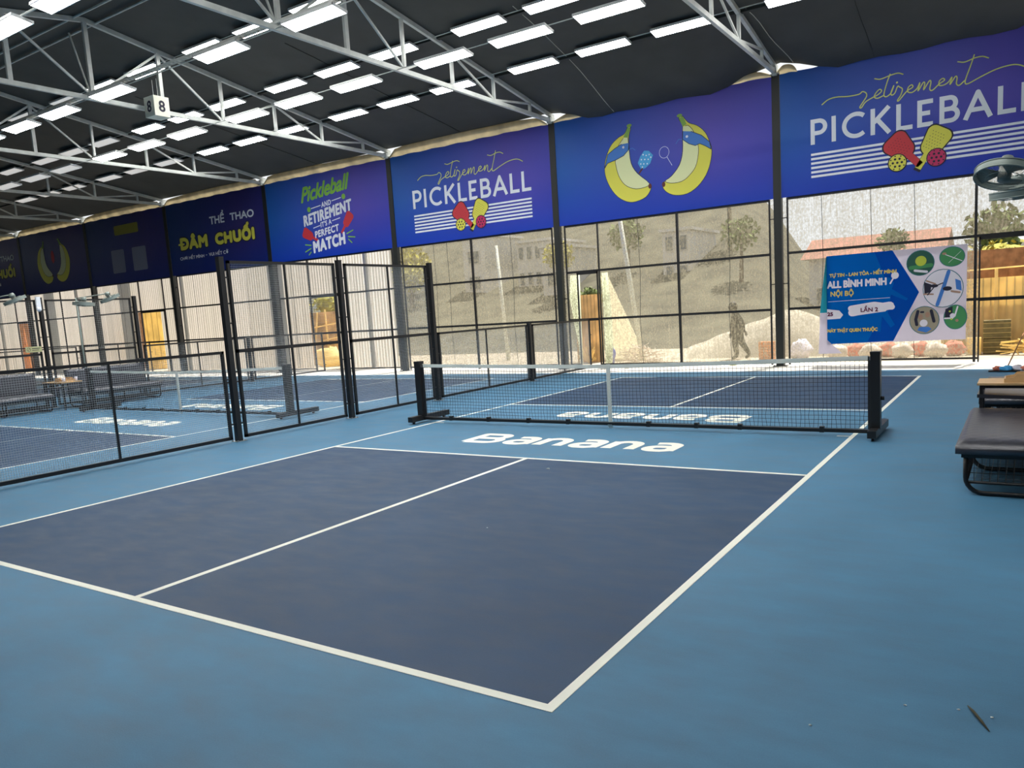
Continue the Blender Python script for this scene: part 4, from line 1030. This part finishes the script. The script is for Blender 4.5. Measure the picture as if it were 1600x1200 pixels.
dk.poly([(2.85, 1.72), (2.86, 1.48), (2.97, 1.50), (2.99, 1.66)], py(5)); sk.stroke([(2.90, 1.74), (3.06, 1.67)], .03, py(6)); sk.stroke([(2.85, 1.47), (3.02, 1.46)], .03, py(6)); sk.stroke([(3.50, 1.47), (3.36, 1.50)], .04, py(6)); bl.poly([(3.42, 1.75), (3.52, 1.70), (3.54, 1.5), (3.44, 1.54)], py(5))
sk.disc((2.79, 1.0), .045, py(6), 12, .06); sk.disc((2.92, 1.04), .045, py(6), 12, .06); dk.stroke([(2.74, 1.12), (2.70, .95), (2.72, .84)], .06, py(5)); dk.stroke([(2.99, 1.12), (3.04, .9)], .06, py(5)); dk.stroke([(2.80, 1.10), (2.84, 1.1)], .04, py(5)); w2.disc((2.85, .87), .075, py(7), 14); bl.poly([(2.73, .72), (2.77, .79), (2.94, .79), (3.0, .74), (2.9, .67)], py(6))
dk.poly([(3.25, 1.14), (3.38, 1.19), (3.38, .95), (3.24, .93)], py(5)); w2.stroke([(3.47, 1.18), (3.42, .99)], .03, py(6)); w2.stroke([(3.24, .95), (3.38, .95)], .03, py(6)); w2.disc((3.38, 1.0), .05, py(7), 12); sk.disc((3.46, .90), .03, py(7), 10); by.disc((3.33, 1.09), .02, py(7), 8); by.disc((3.36, .93), .02, py(7), 8)
def per_photo(mb, name, m):
    G = {}
    for f in mb.f:
        x, _, z = mb.v[f[0]]; k = min(range(5), key=lambda i: (circ[i][0]-x)**2+(circ[i][1]-z)**2); G.setdefault(k, []).append(f)
    for k, F in G.items():
        q = MB()
        for f in F: q.add([mb.v[j] for j in f], [tuple(range(len(f)))])
        q.build(name, m, t)
for mb, nm, mm in ((rg, 'photo_ring', 'tealprint'), (g1, 'dark_green_photo', 'hgd'), (g2, 'green_photo', 'hg'), (g3, 'warm_photo', 'hy2'), (w2, 'white_photo', 'hw'), (by, 'ball_print', 'ball'), (sk, 'skin_print', 'skin'), (bl, 'blue_cloth_print', 'band'), (dk, 'dark_print', 'ink')):
    per_photo(mb, nm, M[mm])
# folded left end
N = 14; vs = []
for p in range(N+1):
    s = p/N; z = 2.40-2.13*s
    xl = .92-.10*min(1, s*1.8)-.08*s; xr = .925+.05*(s > .9)+.26*max(0, s-.88)/.12
    vs += [(xr, PY-.012, z), ((xl+xr)/2, PY-.06-.03*math.sin(5*s), z), (xl, PY-.02-.02*math.sin(7*s), z)]
fs = []
for p in range(N): fs += [(3*p, 3*p+3, 3*p+4, 3*p+1), (3*p+1, 3*p+4, 3*p+5, 3*p+2)]
b = MB(); b.add(vs[:3*9], [f for f in fs if max(f) < 27]); b.build('folded_end', M['hangteal'], t, True)
b = MB(); b.add(vs[3*8:], [tuple(k-24 for k in f) for f in fs if min(f) >= 24]); b.build('folded_white_end', M['hangwhite'], t, True)

# ------------------------------------------------------------------ outside: ground, hillside, corrugated wall
b = MB(); b.box(-70, 50, 9.95, 75, -.14, -.02); tag(b.build('ground', M['earth']), kind='structure')
def hz(x, y):
    r = (x-4.63)/(y+9.2)
    k = max(0, min(1, (-.20-r)/.10)); k = k*k*(3-2*k)
    A = 3.2+8.0*k+.9*math.sin(x*.13+1)+.5*math.sin(x*.41+y*.2)
    s = max(0, min(1, (y-15)/40)); s = s*s*(3-2*s)
    return -.1+A*s+.18*math.sin(x*1.3+y*.9)*s
vs = []; nx, ny = 110, 50
for p in range(nx+1):
    for q in range(ny+1):
        x = -62+92*p/nx; y = 14.5+60*q/ny; vs.append((x, y, hz(x, y)))
b = MB(); b.add(vs, [(p*(ny+1)+q, (p+1)*(ny+1)+q, (p+1)*(ny+1)+q+1, p*(ny+1)+q+1) for p in range(nx) for q in range(ny)])
tag(b.build('hillside', M['hill'], None, True), kind='structure')
# sunlit sand mound
vs = []; PR = [(-4.5, .0), (-3.6, .38), (-2.2, .86), (-.83, 1.30), (-.3, 1.06), (.2, .86), (1.3, .6), (2.2, .25), (2.7, 0)]
def prz(x):
    for (a, za), (c2, zc) in zip(PR, PR[1:]):
        if a <= x <= c2: return za+(zc-za)*(x-a)/(c2-a)
    return 0
nx, ny = 60, 14
for p in range(nx+1):
    for q in range(ny+1):
        x = -4.5+7.2*p/nx; v = q/ny; y = 12.1+2.4*v; vs.append((x, y, -.03+prz(x)*math.sin(PI*min(1, v*1.0))**.8+.02*math.sin(x*7+y*5)))
b = MB(); b.add(vs, [(p*(ny+1)+q, (p+1)*(ny+1)+q, (p+1)*(ny+1)+q+1, p*(ny+1)+q+1) for p in range(nx) for q in range(ny)])
tag(b.build('sand_mound', M['sand'], None, True), 'pale sunlit mound of sand outside the netting, behind the walking person', 'mound')

ow = empty('wall_outer'); tag(ow, kind='structure')
gaps = [(-17.75, -16.3), (-28.85, -27.05), (-39.9, -38.6)]
def corr(x0, x1, z0, z1, m, yo=0.):
    st_ = .0172; n = max(2, int((x1-x0)/st_)); vs = []
    for k in range(n+1):
        x = x0+(x1-x0)*k/n; y = 10.9+yo+.034*max(-.8, min(.8, 1.3*math.sin(x*2*PI/.137)))
        vs += [(x, y, z0), (x, y, z1)]
    b = MB(); b.add(vs, [(2*k, 2*k+2, 2*k+3, 2*k+1) for k in range(n)]); o = b.build('corrugated_sheet', m, ow, True)
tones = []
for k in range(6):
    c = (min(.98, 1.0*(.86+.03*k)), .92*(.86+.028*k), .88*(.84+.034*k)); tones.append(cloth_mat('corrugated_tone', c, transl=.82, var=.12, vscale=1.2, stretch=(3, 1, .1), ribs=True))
rnd = random.Random(5); x = -13.55
while x > -46:
    x1 = x-rnd.uniform(1.1, 2.3); m = tones[rnd.randrange(6)]
    for g in gaps:
        if x1 < g[1] < x: x1 = g[1]
    ing = [g for g in gaps if abs(x-g[1]) < .01]
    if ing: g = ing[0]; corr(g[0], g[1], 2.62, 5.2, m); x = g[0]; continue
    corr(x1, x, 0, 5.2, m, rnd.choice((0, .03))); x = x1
for x, m in ((-19.4, 'corrg'), (-29.6, 'corrg'), (-36.3, 'corrg')): corr(x-.45, x+.45, 0, 5.2, M[m], -.06)
for x in (-14.6, -22.1, -25.2, -31.8, -33.6, -41.5):
    b = MB(); b.box(x-.05, x+.05, 10.74, 10.84, 0, 5.2); b.build('upright', M['corrg'], ow)
b = MB(); b.box(-46, -13.5, 10.98, 11.02, 5.0, 5.2); b.build('top_rail', M['black'], ow)

# things glimpsed through the doorways
def board(x0, x1, y, z0, z1, m, label, name='hoarding_sheet', cat='sheet', ribs=.12):
    b = MB(); b.box(x0, x1, y, y+.02, z0, z1); k = x0+ribs/2
    while k < x1: b.box(k-.012, k+.012, y-.012, y, z0, z1); k += ribs
    return tag(b.build(name, M[m]), label, cat)
board(-6.8, -5.9, 11.5, -.02, 2.0, 'ochre', 'ochre timber sheet standing behind the narrow doorway')
def bush(c, r, m, label, n=260, group=None, sq=(1, 1, .8)):
    rnd = random.Random(int(c[0]*10)); t = thing('bush', label, 'bush', c, 0, group)
    b = MB()
    for k in range(n):
        a = rnd.uniform(0, 2*PI); ph = math.acos(rnd.uniform(-1, 1)); q = r*rnd.uniform(.55, 1.05)
        p = Vector((q*math.sin(ph)*math.cos(a)*sq[0], q*math.sin(ph)*math.sin(a)*sq[1], q*math.cos(ph)*sq[2]+r*sq[2]))
        u = Vector((rnd.uniform(-1, 1), rnd.uniform(-1, 1), rnd.uniform(-1, 1))).normalized()*r*.13; v = u.cross(Vector((rnd.uniform(-1, 1), rnd.uniform(-1, 1), rnd.uniform(-1, 1)))).normalized()*r*.09
        b.add([p-u, p+v, p+u, p-v], [(0, 1, 2, 3)])
    b.build('foliage', M[m], t)
    b = MB(); b.blob((0, 0, r*sq[2]), r*.72, 3, .2, 12, 8, sq); b.build('core', M[m], t, True)
    b = MB(); b.tube([(0, 0, -c[2]-.01), (0, 0, r*.7)], r*.07, 6); b.build('stem', M['bark'], t)
    return t
bush((-6.4, 11.78, 1.6), .42, 'leaf', 'green bush above the ochre sheet behind the narrow doorway', 160, None, (1, .42, .8))
t = thing('wild_shrub', 'small orange leafed shrub at the foot of the ochre sheet', 'shrub', (-6.2, 11.1, -.02)); b = MB(); rnd = random.Random(2)
for k in range(40):
    a = rnd.uniform(0, 6.28); b.bar((0, 0, 0), (.22*math.cos(a), .14*math.sin(a), rnd.uniform(.12, .5)), .012, .02)
b.build('leaves', M['gold'], t)
# right doorway
board(2.9, 9.0, 12.5, -.02, 1.74, 'gold', 'long golden sheet hoarding behind the right doorway', ribs=.16)
board(2.9, 9.0, 13.0, -.02, 2.42, 'timber', 'brown timber boards rising behind the golden hoarding', 'timber_fence', 'fence', .3)
bush((4.1, 13.7, 1.7), .6, 'leafy', 'yellow green shrub peeking over the timber boards, left one', 200, 'shrubs over the timber boards', (1.6, .6, .8))
bush((6.4, 13.7, 1.7), .6, 'leafy', 'yellow green shrub peeking over the timber boards, right one', 200, 'shrubs over the timber boards', (1.6, .6, .8))
b = MB(); b.tube([(4.05, 12.3, -.02), (4.05, 12.3, 1.95)], .035, 8); b.tube([(2.9, 12.36, 1.93), (9, 12.36, 2.05)], .02, 6); tag(b.build('hoarding_rail', M['gold']), 'golden pole and rail in front of the hoarding in the right doorway', 'rail')
t = thing('crate_stack', 'dark crate stacked with mesh against the golden hoarding', 'crate', (4.1, 11.9, -.02)); b = MB(); b.box(-.27, .27, -.2, .2, 0, .36); b.box(-.27, .27, -.2, .2, .38, .78); b.build('crate', mat('olive_crate', (.16, .13, .05), .8, var=.3, scale=12), t)
b = MB()
for k in range(7): b.box(-.28, .28, -.212, -.2, .05+.11*k, .06+.11*k)
b.build('slat', M['gold'], t)
t = thing('brush_pile', 'heap of dry yellow sticks at the foot of the hoarding', 'sticks', (5.0, 11.4, -.02)); b = MB(); rnd = random.Random(9)
for k in range(60):
    a = rnd.uniform(0, 3.14); x = rnd.uniform(-.6, .7); z = rnd.uniform(.02, .32); l = rnd.uniform(.15, .4)
    b.bar((x-l*math.cos(a), rnd.uniform(-.2, .2), z), (x+l*math.cos(a), rnd.uniform(-.2, .2), z+l*.4*math.sin(a)), .02, .02)
b.build('sticks', M['gold'], t)
b = MB(); b.box(3.5, 3.79, 11.6, 11.8, -.02, .38); tag(b.build('cardboard_box', M['gold']), 'yellow carton left of the dark crate in the right doorway', 'box')
# left doorways
board(-21.0, -18.0, 13.2, -.02, 2.1, 'ochre', 'ochre sheet seen through the doorway beside the tall fence panels')
b = MB(); b.blob((0, 0, .25), .75, 4, .3, 14, 8, (1, .5, .55)); tag(b.build('straw_heap', M['gold'], None, True, (-17.9, 11.9, 0)), 'golden heap at the bottom of the doorway beside the tall fence panels', 'heap')
bush((-19.9, 13.9, 1.9), .7, 'leafy', 'yellow green shrub at the top of the doorway beside the tall fence panels', 160)
t = thing('timber_trestle', 'light timber trestle standing inside the doorway beside the tall fence panels', 'trestle', (-19.1, 12.8, -.02)); b = MB(); b.bar((-.7, 0, 0), (-.3, 0, 2.1), .05, .05); b.bar((.2, 0, 0), (.15, 0, 2.2), .05, .05); b.bar((-.6, 0, 1.5), (.9, 0, 1.65), .04, .05); b.bar((-.5, 0, .9), (.9, 0, 1.1), .03, .04); b.build('beam', M['gold'], t)
board(-33.2, -31.0, 13, -.02, 3.0, 'timber', 'brown boards in the left half of the far golden doorway', ribs=.2)
board(-30.6, -28.9, 12.2, -.02, 2.9, 'gold', 'bright golden sheet in the right half of the far golden doorway', ribs=.45)
board(-45.2, -42.4, 13, -.02, 3.0, 'timber', 'brown boards in the doorway nearest the left edge', ribs=.2)
t = tag(MB().add([(-43.3, 12.4, 0), (-42.4, 12.4, 0), (-42.7, 12.4, 2.4), (-43.3, 12.44, 0), (-42.4, 12.44, 0), (-42.7, 12.44, 2.4)], [(0, 1, 2), (5, 4, 3), (0, 3, 4, 1), (1, 4, 5, 2), (2, 5, 3, 0)]).build('orange_sheet', M['orange']), 'leaning orange triangular sheet in the doorway nearest the left edge', 'sheet')

# white sheets drawn aside at the narrow doorway, triangular pale tarpaulin outside
def curtain(pts_l, pts_r, y, label, m='curtain', name='white_curtain', wave=.03):
    n = len(pts_l)-1; vs = []; W = 10
    for (xl, z), (xr, _) in zip(pts_l, pts_r):
        for q in range(W+1): s = q/W; vs.append((xl+(xr-xl)*s, y+wave*math.sin(s*11+z), z))
    b = MB(); b.add(vs, [(p*(W+1)+q, p*(W+1)+q+1, (p+1)*(W+1)+q+1, (p+1)*(W+1)+q) for p in range(n) for q in range(W)])
    o = b.build(name, M[m], None, True); o.modifiers.new('thick', 'SOLIDIFY').thickness = .004
    return tag(o, label, 'curtain')
curtain([(-5.66, 2.5), (-5.72, 1.9), (-5.62, 1.2), (-5.52, .7), (-5.48, .12)], [(-5.38, 2.5), (-5.38, 1.9), (-5.38, 1.2), (-5.38, .7), (-5.38, .12)], 9.24, 'white sheet bunched at the left side of the narrow doorway')
curtain([(-4.72, 2.5), (-4.72, 1.9), (-4.72, 1.2), (-4.72, .7), (-4.72, .12)], [(-4.55, 2.5), (-4.5, 1.9), (-4.46, 1.2), (-4.45, .7), (-4.5, .12)], 9.24, 'narrow white sheet at the right side of the narrow doorway')
b = MB(); P = [(-6.3, 12.6, -.02), (-4.75, 12.0, -.02), (-6.02, 12.2, 2.55), (-6.3, 12.3, 2.55)]; b.add(P+[(x, y+.03, z) for x, y, z in P], [(0, 1, 2, 3), (7, 6, 5, 4), (0, 4, 5, 1), (1, 5, 6, 2), (2, 6, 7, 3), (3, 7, 4, 0)])
tag(b.build('leaning_sheet', cloth_mat('pale_tarpaulin', (.90, .86, .72), transl=.75)), 'pale triangular sheet leaning outside, right of the narrow doorway', 'sheet')
t = thing('brush_pile', 'heap of pale branches under the leaning triangular sheet', 'branches', (-4.62, 11.15, -.02)); b = MB(); rnd = random.Random(4)
for k in range(110):
    a = rnd.uniform(0, 3.14); x = rnd.uniform(-.5, .6); l = rnd.uniform(.1, .3); z = rnd.uniform(0, .5*(1-abs(x)))
    b.bar((x-l*math.cos(a), rnd.uniform(-.25, .25), max(.01, z)), (x+l*math.cos(a), rnd.uniform(-.25, .25), max(.02, z+l*.7*math.sin(a))), .014, .014)
b.build('branches', M['sack'], t)
b = MB(); b.blob((0, 0, .28), .26, 8, .3, 12, 10, (.55, .5, 1.1)); tag(b.build('blue_cloth', M['bluebag'], None, True, (-5.4, 10.95, -.02)), 'blue cloth draped over the heap of branches', 'cloth')
# poles
def upole(xb, yb, xt, yt, zt, r, lb):
    b = MB(); b.tube([(xb, yb, -.02), ((xb+xt)/2, (yb+yt)/2, zt/2), (xt, yt, zt)], [r, r*.9, r*.8], 10); tag(b.build('utility_pole', M['pole'], None, True), lb, 'pole', 'pale poles outside the netting')
upole(-4.75, 11.7, -5.45, 11.7, 5.3, .075, 'pale leaning pole outside, seen right of the narrow doorway')
upole(-10.36, 13.0, -10.58, 13.0, 3.9, .07, 'thin pale pole outside behind the farther script banner bay')
for k, (r, a0, a1) in enumerate([((11.2, 6.0), 0, 0)]): pass
# sacks and rubble in front of the mound
sx = [(.75, 'sack'), (1.12, 'sackred'), (1.5, 'sack'), (1.85, 'sackred'), (2.2, 'sack'), (2.55, 'sackred'), (2.9, 'sack'), (3.25, 'sackred')]
for k, (x, m) in enumerate(sx):
    b = MB(); b.blob((0, 0, .17), .24, k+20, .22, 14, 9, (1, .6, .72)); tag(b.build('filled_sack', M[m], None, True, (x, 11.05+.42*(k % 2), -.02)),
        '%s filled sack outside under the blue poster, %s from the left' % ('pale woven' if m == 'sack' else 'reddish', ORD[k]), 'sack', 'filled sacks outside under the blue poster')
b = MB(); b.blob((0, 0, .22), .30, 31, .3, 14, 9, (.95, .6, .85)); tag(b.build('filled_sack', M['hw'], None, True, (-.15, 11.2, -.02)), 'crumpled white sack outside, right of the near column', 'sack')
t = thing('brick_stack', 'small stack of orange bricks outside, left of the near column', 'bricks', (-1.0, 11.2, -.02))
b = MB(); rnd = random.Random(1)
for q in range(7):
    for p in range(3): b.box(-.19+.13*p, -.07+.13*p, -.1, .1, .07*q, .07*q+.062)
b.build('bricks', M['orange'], t)
b = MB(); b.blob((0, 0, .03), .06, 2, .2, 10, 6, (1.8, .7, .5)); tag(b.build('yellow_sandal', M['yellow'], None, True, (-1.35, 9.45, .0)), 'small yellow thing lying on the bright strip left of the near column', 'sandal', 'yellow scraps on the bright strip')
b = MB(); b.blob((0, 0, .03), .05, 3, .2, 10, 6, (1.5, .7, .5)); tag(b.build('yellow_scrap', M['leafy'], None, True, (-4.0, 9.0, .0)), 'small yellow scrap on the bright strip near the low end post', 'scrap', 'yellow scraps on the bright strip')

# houses and trees on the hillside
def house(x, y, z, wx, wz, label, red=False, wins=3):
    t = thing('house', label, 'building', (x, y, z)); b = MB(); b.box(-wx/2, wx/2, 0, 4, 0, wz); b.build('wall', M['house'], t)
    b = MB()
    if red: b.add([(-wx/2-.3, -.4, wz), (wx/2+.3, -.4, wz), (wx/2+.3, 4.4, wz), (-wx/2-.3, 4.4, wz), (-wx/2-.3, 2, wz+1), (wx/2+.3, 2, wz+1)], [(0, 1, 5, 4), (2, 3, 4, 5), (0, 4, 3), (1, 2, 5), (0, 3, 2, 1)])
    else: b.box(-wx/2-.15, wx/2+.15, -.15, 4.15, wz, wz+.15)
    b.build('roof', M['roofred' if red else 'house'], t)
    for f in range(int(wz/1.5)):
        for k in range(wins):
            xx = -wx/2+wx*(k+.5)/wins; fr = MB(); fr.box(xx-wx/wins*.28, xx+wx/wins*.28, -.04, 0, .5+1.5*f, 1.3+1.5*f); w_ = fr.build('window', M['house'], t)
            g = MB(); g.box(xx-wx/wins*.24, xx+wx/wins*.24, -.06, -.04, .55+1.5*f, 1.25+1.5*f); g.build('pane', M['glassd'], w_)
house(-23.2, 29, 2.6, 1.6, 3.6, 'narrow pale house on the hillside behind the farther script banner bay', wins=1)
house(-19.6, 30, 2.6, 2.3, 3.0, 'pale house with a row of windows on the hillside behind the farther script banner', wins=4)
house(-17.2, 28, 2.4, 1.3, 2.6, 'narrow bluish house on the hillside just right of the column by the narrow doorway', wins=1)
house(-10.4, 29, 2.2, 1.5, 3.0, 'pale house on the hillside behind the large banana banner bay', wins=2)
house(-1.2, 29, .6, 5.4, 2.6, 'low house with a red tiled roof behind the blue poster bay', True, 4)
house(7.5, 24, .3, 3.0, 4.2, 'pale house beyond the hoarding at the right edge', False, 2)
def tree(x, y, z, h, r, label, m='leaf'):
    t = thing('tree', label, 'tree', (x, y, z), 0, 'trees on the hillside')
    b = MB(); b.tube([(0, 0, -.3), (.05, 0, h*.4), (0, .05, h*.75)], [r*.13, r*.09, r*.04], 8); b.build('trunk', M['bark'], t)
    b = MB(); rnd = random.Random(int(abs(x)*7+y))
    for k in range(420):
        a = rnd.uniform(0, 2*PI); ph = math.acos(rnd.uniform(-1, 1)); q = r*rnd.uniform(.35, 1.0)
        p = Vector((q*math.sin(ph)*math.cos(a), q*math.sin(ph)*math.sin(a), h-r*.9+q*math.cos(ph)*.9))
        u = Vector((rnd.uniform(-1, 1), rnd.uniform(-1, 1), rnd.uniform(-1, 1))).normalized()*r*.15; v = u.cross(Vector((rnd.uniform(-1, 1), rnd.uniform(-1, 1), rnd.uniform(-1, 1)))).normalized()*r*.11
        b.add([p-u, p+v, p+u, p-v], [(0, 1, 2, 3)])
    b.build('crown', M[m], t)
TR = [(-28.2, 29, 5.7-2.6, 1.3, 'leafy', 'yellow green tree on the hillside behind the top of the tall fence panels'), (-26.6, 27, 2.6, 1.0, 'leafy', 'low yellow green tree under the taller one behind the tall fence panels'),
      (-16.2, 27, 3.2, .9, 'leafy', 'yellow green tree behind the upper net at the narrow doorway'), (-13.6, 30, 3.0, 1.0, 'leaf', 'dark green tree behind the large banana banner bay, left part'),
      (-6.5, 27, 3.0, .9, 'leaf', 'green tree just left of the near column'), (-8.6, 32, 4.2, 1.1, 'leaf', 'green tree behind the large banana banner bay, right part'),
      (0.05, 26, 3.6, .62, 'leaf', 'slim dark tree standing alone above the blue poster'), (3.4, 32, 3.4, 1.3, 'leaf', 'low green tree right of the slim dark tree')]
for x, y, h, r, m, lb in TR: tree(x, y, hz(x, y), h, r, lb, m)

# ------------------------------------------------------------------ person walking outside the netting
def person():
    t = thing('person', 'person in dark clothes walking outside behind the netting, left of the near column', 'person', (-1.95, 11.75, -.02), math.radians(8))
    J = {'pelvis': ((0, 0, .80), .125), 'waist': ((.01, 0, .93), .105), 'chest': ((-.02, 0, 1.12), .13), 'neck0': ((-.055, 0, 1.25), .06), 'neck': ((-.075, 0, 1.30), .048), 'head0': ((-.09, -.005, 1.36), .075), 'head1': ((-.10, -.005, 1.44), .088), 'head2': ((-.10, 0, 1.50), .06),
         'hl': ((.0, -.08, .75), .088), 'kl': ((-.05, -.09, .43), .058), 'al': ((.0, -.09, .09), .038), 'fl': ((-.10, -.10, .03), .032), 'tl': ((-.16, -.10, .02), .022),
         'hr': ((.0, .08, .75), .088), 'kr': ((.10, .08, .44), .058), 'ar': ((.30, .08, .12), .038), 'fr': ((.24, .08, .035), .032), 'tr': ((.17, .08, .022), .022),
         'sl': ((-.02, -.16, 1.17), .055), 'el': ((-.09, -.20, .93), .040), 'wl': ((-.13, -.17, .72), .027),
         'sr': ((-.02, .16, 1.17), .055), 'er': ((.12, .20, .95), .040), 'wr': ((.16, .18, .74), .027)}
    E_ = [('pelvis', 'waist'), ('waist', 'chest'), ('chest', 'neck0'), ('neck0', 'neck'), ('neck', 'head0'), ('head0', 'head1'), ('head1', 'head2'), ('pelvis', 'hl'), ('hl', 'kl'), ('kl', 'al'), ('al', 'fl'), ('fl', 'tl'),
          ('pelvis', 'hr'), ('hr', 'kr'), ('kr', 'ar'), ('ar', 'fr'), ('fr', 'tr'), ('chest', 'sl'), ('sl', 'el'), ('el', 'wl'), ('chest', 'sr'), ('sr', 'er'), ('er', 'wr')]
    # palms and five fingers on each hand
    for s, wn in ((-1, 'wl'), (1, 'wr')):
        w0 = Vector(J[wn][0]); d = Vector((-.3 if s < 0 else .5, 0, -.9)).normalized(); side = Vector((0, s*1.0, 0)); fwd = d.cross(side).normalized()
        J[wn+'p'] = (tuple(w0+d*.05), .026); E_.append((wn, wn+'p'))
        for k in range(4):
            base = w0+d*.085+fwd*(k-1.5)*.019; ln_ = (.055, .065, .06, .048)[k]
            J['%sf%d' % (wn, k)] = (tuple(base), .009); J['%sg%d' % (wn, k)] = (tuple(base+d*ln_*.55-side*.006), .008); J['%sh%d' % (wn, k)] = (tuple(base+d*ln_-side*.02), .007)
            E_ += [(wn+'p', '%sf%d' % (wn, k)), ('%sf%d' % (wn, k), '%sg%d' % (wn, k)), ('%sg%d' % (wn, k), '%sh%d' % (wn, k))]
        J[wn+'t0'] = (tuple(w0+d*.035+fwd*.03), .010); J[wn+'t1'] = (tuple(w0+d*.075+fwd*.052), .008); E_ += [(wn+'p', wn+'t0'), (wn+'t0', wn+'t1')]
    keys = list(J); me = bpy.data.meshes.new('body'); me.from_pydata([J[k][0] for k in keys], [(keys.index(a), keys.index(c)) for a, c in E_], [])
    o = bpy.data.objects.new('body', me); C.objects.link(o); o.parent = t; me.materials.append(M['dress'])
    sk_ = o.modifiers.new('skin', 'SKIN'); o.modifiers.new('sub', 'SUBSURF').render_levels = 1
    lay = me.skin_vertices[0] if len(me.skin_vertices) else None
    if lay is None:
        bm = __import__('bmesh').new(); bm.from_mesh(me); bm.verts.layers.skin.verify(); bm.to_mesh(me); bm.free(); lay = me.skin_vertices[0]
    for k, key in enumerate(keys):
        r = J[key][1]; q_ = 1.7 if r > .03 else 1; lay.data[k].radius = (r*q_, r*q_); lay.data[k].use_root = (key == 'pelvis')
    b = MB(); b.blob((-.095, 0, 1.475), .105, 5, .04, 16, 10, (1, .85, .85)); b.build('hair', M['hair'], t, True)
    b = MB(); b.lathe([(.135, .0), (.16, -.06), (.175, -.14)], 18, Matrix.Translation((0, 0, .84))); b.build('shirt_hem', M['dress'], t, True)
    b = MB(); b.blob((-.182, -.005, 1.405), .018, 1, .0, 8, 6, (1.1, .7, 1)); b.build('nose', M['skin'], t, True)
    for s in (-1, 1):
        b = MB(); b.blob((-.09, s*.085, 1.42), .024, 2, .05, 8, 6, (.8, .4, 1.2)); b.build('ear', M['skin'], t, True)
    return t
person()
